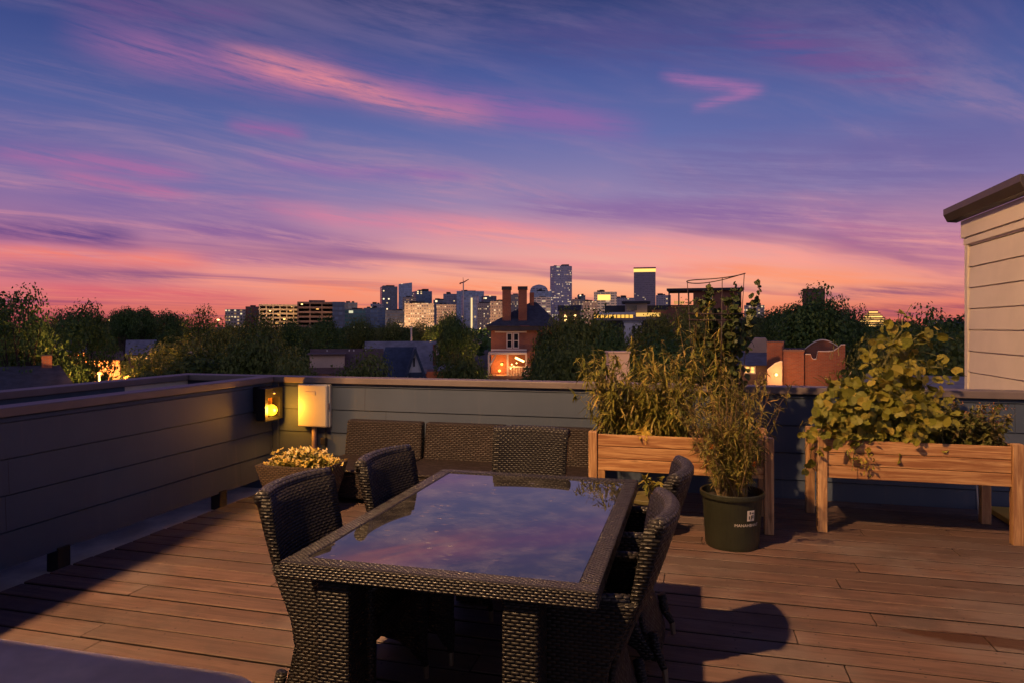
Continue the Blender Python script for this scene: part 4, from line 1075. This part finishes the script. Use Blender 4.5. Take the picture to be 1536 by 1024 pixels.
r, w, h = tower('office_tower', 'tallest tower, eight sided with many lit windows', 825, 858, 399, 1500, 48, F6, 0, shape='oct', plant=4)
r, w, h = tower('office_tower', 'dark square tower with a glowing gold band along its top', 951, 983, 402, 1500, 46, F7, 0)
M().box(-w / 2 - .5, w / 2 + .5, -.5, 46.5, h - 9, h - 2).build('crown_band', MAT['gold'], r)
M().box(-w / 2 - .6, w / 2 + .6, -.6, 46.6, h - 1.95, h + 1).build('parapet', MAT['dkroof'], r)
r, w, h = tower('office_block', 'round fronted grey block right of the tower crane', 722, 745, 444, 1150, 26, F12, 0, shape='round')
r, w, h = tower('office_tower', 'slim cylinder stair tower with a lit stripe in front of the broad grey blue tower', 692, 718, 444, 1000, 20, F2, 0, shape='round')
M().box(1.2, 3.6, -.35, .6, 4, h - 3).build('light_strip', glow('stair_light', (1, .68, .3, 1), 1.1), r)
r, w, h = tower('office_block', 'white block with a big lit recess left of the gold banded tower', 891, 925, 438, 1000, 30, F9, 0, plant=4)
M().box(-w * .34, w * .22, -.5, .5, h * .80, h * .93).build('lit_panel', MAT['gold'], r)
r, w, h = tower('office_tower', 'dome topped glass tower with rooftop lights left of the tallest tower', 795, 822, 436, 1350, 30, F2, 0)
rg = [[(w / 2 * s * math.cos(2 * PI * k / 20), 15 + 14 * s * math.sin(2 * PI * k / 20), h + z) for k in range(20)] for s, z in ((1, .05), (.92, 5), (.7, 9), (.35, 11.5), (.05, 12.5))]
M().loft(rg).build('dome', F9, r)
# stepped lit building on the right
r, w = site('office_block', 'stepped pyramid like block with bright lit floors right of the tallest tree', 1286, 1334, 520)
hb = H(490, 520)
for k in range(7):
    s = 1 - k * .125; hh = hb + k * 1.75
    M().box(-w / 2 * s, w / 2 * s, k * 1.2, 20 - k, hh, hh + 1.05).build('lit_floor', MAT['lit_dim'] if k % 2 else MAT['lit'], r)
    M().box(-w / 2 * s - .3, w / 2 * s + .3, k * 1.2 - .4, 20.2 - k, hh + 1.06, hh + 1.72).build('slab', MAT['dkroof'], r)
M().box(-w / 2, w / 2, 0, 20, 0, hb - .01).build('base', MAT['dkroof'], r)
# warm fill lights added among the skyline so its lower facades glow
for u, d, pw in ((600, 760, 90000), (640, 740, 90000), (730, 660, 60000), (880, 900, 110000), (930, 900, 90000), (820, 640, 50000)):
    x, y = P(u, d); light('POINT', 'skyline_fill', (x, y, -1.), pw, (1, .52, .2), 2.)
# tower crane
r, _ = site('tower_crane', 'thin red tower crane rising above the broad grey blue tower', 690, 700, 950, cat='crane')
hc = H(424, 950); cm = plain('crane_red', (.35, .06, .05, 1), .5)
M().box(-.8, .8, -.8, .8, 0, hc).build('mast', plain('crane_mast', (.5, .42, .42, 1), .5), r)
m = M(); m.tube([(-4.5, 0, hc - .8), (0, 0, hc), (7.5, 0, hc + 4.5)], [.8, .9, .5], 6); m.build('jib', cm, r)
m = M(); m.tube([(0, 0, hc), (-.4, 0, hc + 7)], [.55, .25], 6); m.build('tower_peak', cm, r)
M().box(-5.4, -3.2, -.7, .7, hc - 2.4, hc - .7).build('counterweight', cm, r)
# parking garages
def garage(label, u0, u1, vt, vb, d, n, mat, ncol, litfrac):
    r, w = site('parking_garage', label, u0, u1, d); h = H(vt, d); fl = (Z(vt, d) - Z(vb, d)) / n; D = 24; rr = random.Random(int(u0))
    for k in range(n + 3):
        z1 = h - k * fl
        if z1 < 2: break
        M().box(-w / 2, w / 2, 0, .5, z1 - fl * .42, z1).build('parapet_band', mat, r)
        M().box(-w / 2 + .4, w / 2 - .4, .51, D, z1 - fl * .42, z1 - fl * .30).build('floor_slab', mat, r)
    m = M(); M().box(-w / 2 + .5, w / 2 - .5, D * .6, D, 0, h - fl * .5).build('core', MAT['darkin'], r)
    for k in range(ncol + 1):
        x = -w / 2 + w * k / ncol
        M().box(x - .45, x + .45, -.25, .499, 0, h + .01).build('column', mat, r)
    M().box(w / 2 - .4, w / 2, .51, D, 0, h).build('end_wall', mat, r); M().box(-w / 2, -w / 2 + .4, .51, D, 0, h).build('end_wall', mat, r)
    for k in range(n):
        for j in range(ncol):
            if rr.random() < litfrac:
                x = -w / 2 + w * (j + rr.uniform(.2, .7)) / ncol; z = h - k * fl - fl * .62
                M().box(x, x + rr.uniform(.8, 2.4), 2., 2.3, z, z + fl * .16).build('ceiling_lamp', MAT['lit_hot'] if rr.random() < .3 else MAT['lit'], r)
    return r, w, h
MAT['cream_conc'] = plain('cream_concrete', (.46, .35, .26, 1), .85, .12, .3)
r, w, h = garage('cream parking garage with an open grid of decks at the left of the skyline', 391, 449, 457, 488, 570, 5, MAT['cream_conc'], 6, .42)
for s in (-.35, 0., .35): light('POINT', 'garage_floodlight', wpt(r, w * s, -9, h - 7), 2600, (1, .58, .22), .4)
r, w, h = garage('brown parking garage with open decks right of the cream garage', 448, 500, 453, 488, 545, 5, MAT['brownconc'], 3, .3)
for s in (-.3, .3): light('POINT', 'garage_floodlight', wpt(r, w * s, -9, h - 9), 2200, (1, .55, .25), .4)
M().box(-w * .2, w * .25, 6, 12, h, h + 1.5).build('stair_head', MAT['brownconc'], r)
# rooftop restaurant building behind the wire cage
d = 150; r, w = site('brick_building', 'brick building with a wide flat roof canopy behind the wire cage', 1003, 1113, d)
h = H(436, d)
M().box(-w / 2 - .2, w / 2, -1., 12, h, h + .5).build('roof_canopy', MAT['dkroof'], r)
M().box(-w * .16, w * .5 - .5, .5, 11, 0, h - .01).build('wall', MAT['brick'], r)
M().box(-w / 2, -w * .16 - .01, 1.2, 11, 0, h - 3.4).build('terrace', MAT['brick'], r)
for k in range(3): M().box(-w * (.49 - .13 * k), -w * (.49 - .13 * k) + .3, -.6, -.3, h - 3.4, h - .01).build('post', MAT['dkroof'], r)
M().box(-w / 2, -w * .16, .9, 1.19, h - 3.39, h - 3.1).build('railing', MAT['dkroof'], r)
M().box(w * .03, w * .085, .44, .499, h - 2.4, h - .7).build('window', MAT['white_wall'], r)
M().box(-w * .42, -w * .28, 1.3, 1.5, h - 2.9, h - 2.2).build('terrace_lamp', MAT['lit_dim'], r)
# market hall with lit bands
d = 175; r, w = site('market_hall', 'low flat roofed hall with long golden lit bands below the gold banded tower', 888, 1006, d)
h = H(468, d)
M().box(-w / 2, w / 2, 1.0, 22, 0, h - 2.2).build('wall', MAT['dkroof'], r)
M().box(-w * .47, w * .02, .4, 2, h - 1.55, h - .75).build('light_band', glow('gold_band', (1, .52, .08, 1), 1.2), r)
M().box(w * .06, w * .36, .4, 2, h - 1.2, h - .25).build('light_band', glow('gold_band_pale', (1, .56, .12, 1), 1.0), r)
M().box(-w * .42, w * .05, -.5, 12, h - .74, h - .1).build('roof_slab', MAT['white_wall'], r)
M().box(-w * .5, w * .5, .2, 14, h - 2.19, h - 1.56).build('lower_slab', MAT['concrete'], r)
M().box(-w * .34, w * .5, 3, 16, h - .09, h + 1.7).build('upper_floor', MAT['dkroof'], r)
M().box(-w * .08, w * .20, 1.4, 8, h - .09, h + 2.2).build('entrance_block', MAT['concrete'], r)
M().box(-w * .06, w * .07, 1.3, 1.39, h + .4, h + 1.7).build('window', MAT['winglass'], r)
M().box(-w * .12, w * .24, .8, 9, h + 2.21, h + 2.75).build('roof_slab', MAT['dkroof'], r)
M().box(w * .26, w * .56, 2, 14, h - 1.54, h + .5).build('brick_wing', MAT['brick'], r)
for k in range(9): M().box(-w * .45 + k * w * .052, -w * .45 + k * w * .052 + .25, .1, .35, h - 1.55, h - .75).build('mullion', MAT['dkroof'], r)
d = 120; r, w = site('white_building', 'small white rendered building with two windows below the market hall', 936, 962, d)
h = H(484, d); M().box(-w / 2, w / 2, 0, 6, 0, h).build('wall', MAT['white_wall'], r); M().box(-w / 2 - .2, w / 2 + .2, -.2, 6.2, h + .001, h + .3).build('roof', MAT['grey_roof'], r)
for x in (.05, .35): M().box(w * x - .2, w * x + .3, -.05, -.002, h - 1.6, h - .6).build('window', MAT['winglass'], r)
d = 200; r, w = site('house', 'dark low house with two bright porch lamps right of the brick house', 838, 870, d)
h = H(466, d); M().box(-w / 2, w / 2, 0, 6, 0, h).build('wall', MAT['brownconc'], r)
M().prism([(-.4, h), (3, h + 1.6), (6.4, h)], -w / 2 - .3, w / 2 + .3, 'x').build('roof', MAT['dkroof'], r)
for x in (-1.1, 1.6):
    for z in (-1.6, -2.9): M().box(x - .35, x + .35, -.3, -.01, h + z - .3, h + z + .3).build('window', MAT['lit_hot'], r)

# ---------------------------------------------------------------- near houses
def win(parent, x0, x1, z0, z1, y, glass='winglass'):
    f = M(); t = .09
    for a in ((x0 - t, x0, z0 - t, z1 + t), (x1, x1 + t, z0 - t, z1 + t), (x0, x1, z0 - t, z0), (x0, x1, z1, z1 + t), (x0, x1, (z0 + z1) / 2 - .03, (z0 + z1) / 2 + .03)):
        f.box(a[0], a[1], y - .07, y - .002, a[2], a[3])
    o = f.build('window', MAT['trim'], parent); M().box(x0, x1, y - .03, y - .004, z0, z1).build('pane', MAT[glass], o)
# big brick house with twin chimneys
d = 62.; r, w = site('brick_house', 'large red brick house with dark hip roof, twin tall chimneys and a lit porch', 726, 842, d, 0, 'house')
k = d / FOC; X = lambda u: (u - 784) * k; Hh = lambda v: Z(v, d) - GROUND
ez = Hh(489); rz_ = Hh(451); x0, x1 = X(728), X(842); D = 9.
M().box(X(736), X(836), .6, D - .6, 0, ez - .3).build('wall', MAT['brick'], r)
m = M(); m.add([(x0, 0, ez), (x1, 0, ez), (x1, D, ez), (x0, D, ez), (X(797), 4.2, rz_), (X(806), 4.2, rz_)], [(0, 1, 5, 4), (1, 2, 5), (2, 3, 4, 5), (3, 0, 4), (0, 3, 2, 1)]); ro = m.build('roof', MAT['slate_roof'], r)
M().box(x0 + .1, x1 - .1, .12, D - .1, ez - .42, ez - .01).build('eave', MAT['dkroof'], r)
for a, b in ((753, 766), (777.5, 790.5)):
    q = M(); q.box(X(a), X(b), .9, 1.75, ez + .2, Hh(434)); qo = q.build('chimney', MAT['brick'], ro)
    q = M(); q.box(X(a) - .06, X(b) + .06, .84, 1.81, Hh(434) + .001, Hh(429)); q.build('chimney_cap', MAT['dkroof'], qo) if False else q.build('chimney_cap', MAT['dkroof'], ro)
q = M(); q.box(X(795), X(802), 3.6, 4.3, rz_ - .6, Hh(436)); q.build('chimney', MAT['brick'], ro)
win(r, X(761), X(767), Hh(521), Hh(501), .6); win(r, X(771), X(777), Hh(521), Hh(501), .6)
M().box(X(736), X(790), .50, .598, Hh(526), Hh(523.5)).build('string_course', MAT['trim'], r)
M().box(X(742), X(790), .50, .598, Hh(499), Hh(497)).build('string_course', MAT['trim'], r)
fl_ = Hh(561)
M().box(X(734), X(800), -1.9, .59, fl_ - .25, fl_).build('porch_floor', MAT['brown_roof'], r)
M().box(X(734), X(790), -1.9, .49, Hh(530), Hh(527)).build('porch_roof', MAT['trim'], r)
for u in (734.5, 762, 789): M().box(X(u) - .08, X(u) + .08, -1.85, -1.69, 0, Hh(530) - .001).build('post', MAT['trim'], r)
rl = M(); rl.box(X(762), X(800), -1.86, -1.80, fl_ + .75, fl_ + .82)
for j in range(16): xx = X(763) + j * .14; rl.box(xx, xx + .04, -1.85, -1.81, fl_ + .01, fl_ + .749)
rl.build('railing', MAT['trim'], r)
M().prism([(X(735), Hh(545)), (X(744), Hh(530.5)), (X(746), Hh(530.5)), (X(737), Hh(547))], -1.80, -1.72, 'y').build('brace', MAT['trim'], r)
for j, (u, v) in enumerate(((752.5, 546), (749, 556))):
    q = M(); q.lathe((X(u), .35, Hh(v)), [(.001, -.13), (.1, -.07), (.13, 0), (.1, .07), (.001, .13)], 12); q.build('porch_lamp', MAT['lit_orange'], r, smooth=True)
m = M(); m.tube([(X(773), -1.0, Hh(535)), (X(786), -1.0, Hh(541))], .09, 6); m.build('string_light', MAT['lit_hot'], r)
for u, v in ((768, 545), (766, 551), (775, 543), (771, 548)):
    q = M(); q.lathe((X(u), -1.2, Hh(v)), [(.001, -.08), (.08, 0), (.001, .08)], 8); q.build('bulb', MAT['lit_hot'], r)
light('POINT', 'porch_bulb', wpt(r, X(751), -.4, Hh(549)), 150, (1, .38, .08), .1)
light('POINT', 'porch_bulb', wpt(r, X(772), -2.4, Hh(546)), 70, (1, .45, .12), .1)
def street_lamp(u, v, d, label, lit=True, mat='lit_hot', r_=.16, power=0):
    t, _ = site('street_lamp', label, u, u + 2, d, cat='street lamp'); h = Z(v, d) - GROUND; s = max(1., d / 60)
    q = M(); q.tube([(0, .5, 0), (0, .5, h * .93), (0, .3, h), (0, 0, h + .05)], [.08 * s, .05 * s, .04 * s, .04 * s], 8); q.build('pole', MAT['concrete'], t)
    q = M(); q.lathe((0, -.1, h - .05), [(.001, -r_ * .7), (r_, -r_ * .2), (r_ * .9, r_ * .5), (.001, r_ * .7)], 10); q.build('lamp_head', MAT[mat] if lit else MAT['trim'], t)
    if power: light('POINT', 'street_bulb', wpt(t, 0, -.35, h - .4), power, (1, .42, .10), .15)
street_lamp(285, 528, 38, 'unlit pale street lamp among the left trees', False)
for u, v, d, lb in ((105, 492, 95, 'lit street lamp in the trees right of the tallest left tree'), (162, 481, 160, 'lit street lamp on the left skyline before the flat topped pair'), (238, 487, 150, 'lit street lamp right of the flat topped pair'),
                    (128, 500, 120, 'small dim street lamp under the dense dark left tree'), (326, 480, 260, 'lit street lamp left of the cream office block'), (4, 490, 110, 'lit street lamp at the very left edge')):
    street_lamp(u, v, d, lb, True, 'lit_hot', .0019 * d)
street_lamp(748, 574, 51, 'added lamp, out of sight below the parapet, lighting the front of the brick house', True, 'lit_orange', .12, 900)  # extra lamp added out of sight to brighten the brick wall
street_lamp(1421, 527, 34, 'starry amber street lamp left of the cream house', True, 'lit_hot', .17, 160)
d = 58; r, w = site('house', 'low house wall glowing orange behind the trunk of the dense dark left tree', 124, 176, d, 0, 'house'); h = H(540, d)
M().box(-w / 2, w / 2, 0, 6, 0, h).build('wall', MAT['beige'], r); M().prism([(-.5, h), (3, h + .7), (6.4, h)], -w / 2 - .3, w / 2 + .3, 'x').build('roof', MAT['brown_roof'], r)
win(r, -.9, -.4, h - 1.2, h - .4, 0, 'lit_dim'); win(r, .5, 1., h - 1.2, h - .4, 0, 'lit_dim')
light('POINT', 'house_bulb', wpt(r, 0, -2.2, h - 1.0), 1500, (1, .30, .05), .1)
street_lamp(148, 558, 36, 'orange street lamp under the dense dark left tree', True, 'lit_orange', .10, 1100)
street_lamp(188, 563, 33, 'orange street lamp right of the glow under the dense dark tree', True, 'lit_orange', .13, 450)
street_lamp(645, 512, 62, 'amber street lamp behind the grey slate roof, left of the brick house', True, 'lit_hot', .14, 1400)
# lit low buildings seen through the left trees
d = 130; r, w = site('house', 'far house with a row of yellow lit windows below the flat topped trees', 183, 204, d, 0, 'house'); h = H(478, d)
M().box(-w / 2, w / 2, 0, 6, 0, h).build('wall', MAT['brownconc'], r)
for j in range(5): M().box(-w / 2 + .2 + j * .48, -w / 2 + .55 + j * .48, -.05, -.002, h - .75, h - .4).build('window', MAT['lit'], r)
for j in range(2): M().box(-w / 2 + .1 + j * .5, -w / 2 + .45 + j * .5, -.05, -.002, h - 1.3, h - 1.0).build('window', MAT['lit'], r)
d = 80; r, w = site('house', 'grey roofed house with a strip of lit windows under the left skyline trees', 196, 250, d, 0, 'house'); h = H(531, d)
M().box(-w / 2, w / 2, 0, 7, 0, h).build('wall', MAT['brownconc'], r); M().prism([(-.4, h), (3.5, h + 1.6), (7.4, h)], -w / 2 - .3, w / 2 + .3, 'x').build('roof', MAT['grey_roof'], r)
for j in range(6): M().box(-w / 2 + .3 + j * .3, -w / 2 + .5 + j * .3, -.05, -.002, h - .5, h - .2).build('window', MAT['lit'], r)
d = 56; r, w = site('house', 'pink walled house with one orange lit bay between the left trees', 90, 124, d, 0, 'house'); h = H(528, d)
M().box(-w / 2, w / 2, 0, 6, 0, h).build('wall', MAT['beige'], r); M().prism([(-.4, h), (3, h + .9), (6.4, h)], -w / 2 - .3, w / 2 + .3, 'x').build('roof', MAT['grey_roof'], r)
win(r, -.15, .35, h - 1.1, h - .4, 0, 'lit_dim'); win(r, -.95, -.55, h - 1., h - .4, 0)
light('POINT', 'house_bulb', wpt(r, .6, -.6, h - .9), 30, (1, .4, .1), .1)
d = 32; r, w = site('house', 'dark shingled roof with a small brick chimney at the far left', -40, 98, d, 0, 'house'); h = H(590, d)
M().box(-w / 2 + .2, w / 2 - .2, 0.3, 5.5, 0, h).build('wall', MAT['brownconc'], r)
m = M(); m.add([(-w / 2, 0, h), (w / 2 + .2, 0, h), (w / 2 + .2, 6, h), (-w / 2, 6, h), (-w / 2, 3, H(553, d)), (w / 2 - .45, 3, H(553, d))], [(0, 1, 5, 4), (1, 2, 5), (2, 3, 4, 5), (3, 0, 4), (0, 3, 2, 1)]); ro = m.build('roof', MAT['slate_roof'], r)
M().box(.92, 1.35, 2.7, 3.2, H(562, d), H(537, d)).build('chimney', MAT['brick'], ro); M().box(.88, 1.39, 2.66, 3.24, H(537, d) + .001, H(535.5, d)).build('chimney_cap', MAT['dkroof'], ro)
light('POINT', 'street_bulb', wpt(r, 2.6, 1.2, H(552, d)), 16, (1, .35, .08), .1)
d = 40; r, w = site('shed', 'low mauve garden roof below the street lamp on the left', 198, 276, d, 0, 'shed'); h = H(566, d)
M().box(-w / 2 + .2, w / 2 - .2, .3, 3.5, 0, h).build('wall', MAT['brownconc'], r); M().prism([(0, h), (2, h + .45), (4, h)], -w / 2, w / 2, 'x').build('roof', MAT['grey_roof'], r)
# beige dormer house
d = 46.; r, w = site('house', 'house with brown roof and a beige dormer wall behind the back parapet', 462, 582, d, 0, 'house'); k = d / FOC; X = lambda u: (u - 522) * k; Hh = lambda v: Z(v, d) - GROUND
M().box(X(466), X(578), .4, 6.6, 0, Hh(556)).build('wall', MAT['beige'], r)
M().prism([(0, Hh(560)), (3.2, Hh(525)), (6.8, Hh(560))], X(464), X(578), 'x').build('roof', MAT['brown_roof'], r)
dm = M(); dm.box(X(466), X(517), .8, 3.0, Hh(560), Hh(532)); do_ = dm.build('dormer', MAT['beige'], r)
M().box(X(462), X(519), .5, 3.1, Hh(532) + .001, Hh(530.5)).build('dormer_roof', MAT['brown_roof'], do_)
for u in (490, 524, 531, 550): M().tube([(X(u), 2.9, Hh(530)), (X(u), 2.9, Hh(526))], .05, 6).build('vent_pipe', MAT['trim'], r)
# navy gabled house
d = 41.; r, w = site('house', 'steep navy roofed house with a small white gable', 552, 652, d, 0, 'house'); k = d / FOC; X = lambda u: (u - 602) * k; Hh = lambda v: Z(v, d) - GROUND
M().box(X(556), X(640), .8, 6, 0, Hh(585)).build('wall', MAT['white_wall'], r)
M().hexa([(X(560), .2, Hh(588)), (X(628), .2, Hh(588)), (X(632), 6, Hh(588)), (X(556), 6, Hh(588))], [(X(577), 2.6, Hh(522)), (X(626), 2.6, Hh(522)), (X(626), 2.7, Hh(522)), (X(577), 2.7, Hh(522))]).build('roof', MAT['navy_roof'], r)
M().prism([(X(608), Hh(572)), (X(613.5), Hh(557)), (X(622), Hh(527)), (X(632), Hh(557)), (X(640), Hh(575))], -.3, .19, 'y').build('gable', MAT['white_wall'], r)
gq = M(); gq.prism([(X(605), Hh(570)), (X(621), Hh(523)), (X(622.5), Hh(522)), (X(624), Hh(523)), (X(644), Hh(578)), (X(639), Hh(578)), (X(622.3), Hh(528.5)), (X(609), Hh(570))], -.5, 2.55, 'y'); gq.build('gable_roof', MAT['navy_roof'], r)
M().box(X(619.5), X(622), -.33, -.301, Hh(549), Hh(536)).build('vent', MAT['dkroof'], r)
M().box(X(612), X(634), -.31, .1, 0, Hh(557.5)).build('lower_gable_wall', MAT['navy_roof'], r)
win(r, X(562), X(568), Hh(578), Hh(570), .8)
# large grey roof
d = 54.; r, w = site('house', 'long pale grey roof with a slim red chimney behind the navy house', 542, 664, d, 0, 'house'); k = d / FOC; X = lambda u: (u - 603) * k; Hh = lambda v: Z(v, d) - GROUND
M().box(X(548), X(656), .4, 6.6, 0, Hh(558)).build('wall', MAT['brick'], r)
M().prism([(0, Hh(560)), (3.4, Hh(513)), (6.8, Hh(560))], X(545), X(660), 'x').build('roof', MAT['grey_roof'], r)
M().box(X(650), X(655), .8, 1.2, Hh(562), Hh(517)).build('chimney', MAT['brick'], r); M().box(X(655) + .001, X(656.5), .8, 1.2, Hh(562), Hh(518)).build('chimney_trim', MAT['trim'], r)
d = 47.; r, w = site('house', 'small hip roofed house with an orange lit wall left of the brick house', 636, 690, d, 0, 'house'); k = d / FOC; X = lambda u: (u - 663) * k; Hh = lambda v: Z(v, d) - GROUND
M().box(X(640), X(685), .3, 3, 0, Hh(557)).build('wall', MAT['brick'], r)
m = M(); m.add([(X(655), 0, Hh(556)), (X(690), 0, Hh(556)), (X(690), 3.2, Hh(556)), (X(655), 3.2, Hh(556)), (X(668), 1.6, Hh(547)), (X(678), 1.6, Hh(547))], [(0, 1, 5, 4), (1, 2, 5), (2, 3, 4, 5), (3, 0, 4), (0, 3, 2, 1)]); m.build('roof', MAT['grey_roof'], r)
light('POINT', 'house_bulb', wpt(r, X(655), -1.6, Hh(562)), 40, (1, .40, .1), .1)
d = 58; t, _ = site('flag_pole', 'thin white pole in front of the amber tree left of the brick house', 616, 618, d, cat='pole')
M().tube([(0, 0, 0), (0, 0, H(493, d))], [.09, .07], 8).build('shaft', MAT['trim'], t); M().lathe((0, 0, H(493, d)), [(.001, 0), (.10, .03), (.10, .09), (.001, .13)], 10).build('finial', MAT['trim'], t)
# brick building with curved gable
d = 40.; r, w = site('brick_building', 'red brick building with a white edged curved gable behind the right planter', 1150, 1262, d, 0); k = d / FOC; X = lambda u: (u - 1206) * k; Hh = lambda v: Z(v, d) - GROUND
M().box(X(1153), X(1177), .5, 2.2, 0, Hh(514)).build('chimney', MAT['brick'], r); M().box(X(1152), X(1178), .45, 2.25, Hh(514) + .001, Hh(512.6)).build('chimney_cap', MAT['brownconc'], r)
M().box(X(1177) + .01, X(1206), .0, 3, 0, Hh(527)).build('wall', MAT['brick'], r); M().box(X(1176.5), X(1207), -.05, 3.05, Hh(527) + .001, Hh(524)).build('coping', MAT['brownconc'], r)
pts = [(1207.5, 560), (1207.5, 531.5), (1215, 531.5), (1217, 537), (1219, 539), (1223, 538), (1225, 527), (1238, 527), (1246, 526), (1252, 522), (1257, 517), (1262, 517), (1262, 575)]
M().prism([(X(u), Hh(v)) for u, v in [(1207.5, 600)] + pts[1:-1] + [(1262, 600)]], .2, .55, 'y').build('front_gable', MAT['brick'], r)
def coping(pts, y0, y1, th, name='coping'):
    m = M(); q = [(X(u), Hh(v)) for u, v in pts]
    m.loft([[(x, y0, z + .002), (x, y1, z + .002), (x, y1, z + th), (x, y0, z + th)] for x, z in q]); m.build(name, MAT['trim'], r)
coping(pts[1:-1], .12, .6, .05)
arc = [(1205 + 50 * s, 527 - 5 * s * 0 - 17 * math.sin(PI * (s * .86 + .04)) + (4 * (1 - s))) for s in [i / 14 for i in range(15)]]
M().prism([(X(1205), Hh(600))] + [(X(u), Hh(v)) for u, v in arc] + [(X(1255), Hh(600))], 3.2, 3.5, 'y').build('rear_gable', MAT['brick'], r)
coping(arc, 3.1, 3.6, .07)
arc2 = [(1155 + 21 * s, 556 - 13 * math.sin(PI * .5 * s)) for s in [i / 8 for i in range(9)]]
M().prism([(X(1155), Hh(600))] + [(X(u), Hh(v)) for u, v in arc2] + [(X(1176), Hh(600))], -.6, -.3, 'y').build('side_gable', MAT['beige'], r)
coping(arc2, -.65, -.25, .09)
q = M(); q.lathe((X(1168), -.9, Hh(561)), [(.001, -.1), (.09, 0), (.001, .1)], 10); q.build('wall_lamp', MAT['lit_hot'], r)
light('POINT', 'wall_bulb', wpt(r, X(1168), -1.4, Hh(560)), 40, (1, .45, .12), .1)
light('POINT', 'wall_bulb', wpt(r, X(1190), -3.5, Hh(556)), 420, (1, .42, .14), .2)
d = 47.; r, w = site('house', 'beige hipped house with grey roof and lit windows left of the curved gable', 1108, 1168, d, 0, 'house'); k = d / FOC; X = lambda u: (u - 1138) * k; Hh = lambda v: Z(v, d) - GROUND
M().box(X(1110), X(1160), -1., 5, 0, Hh(545)).build('wall', MAT['brownconc'], r)
M().prism([(-1.4, Hh(546)), (1.2, Hh(530)), (5, Hh(530)), (5, Hh(546))], X(1106), X(1160), 'x').build('roof', MAT['grey_roof'], r)
M().prism([(X(1116), Hh(530) + .01), (X(1132), Hh(507.5)), (X(1148), Hh(507.5)), (X(1164), Hh(530) + .01)], 2, 4, 'y').build('gable', MAT['beige'], r)
for u in (1120, 1127): win(r, X(u), X(u + 5), Hh(557), Hh(549), -1., 'lit')
light('POINT', 'house_bulb', wpt(r, X(1128), -2.2, Hh(556)), 30, (1, .45, .12), .1)
# pale chimney just beyond the parapet
x, y = P(926, 13.); t = thing('chimney_stack', 'pale stucco chimney stack just beyond the parapet behind the drooping plants', 'chimney', (x, y, GROUND), TH, world=False)
M().box(-.18, .2, -.2, .3, 0, Z(529, 13.) - GROUND).build('stack', MAT['beige'], t, .01); M().box(-.20, .22, -.22, .32, Z(529, 13.) - GROUND + .001, Z(526.5, 13.) - GROUND).build('cap', MAT['beige'], t, .01)
# low roof beyond the right parapet
d = 17.; r, w = site('house', 'low grey shingle roof just beyond the right end of the parapet', 1300, 1450, d, 0, 'house'); h = H(596, d)
M().box(-w / 2 + .1, w / 2 - .1, .3, 4, 0, h).build('wall', MAT['brownconc'], r); M().prism([(0, h), (2.2, H(570, d)), (4.4, h)], -w / 2, w / 2, 'x').build('roof', MAT['grey_roof'], r)
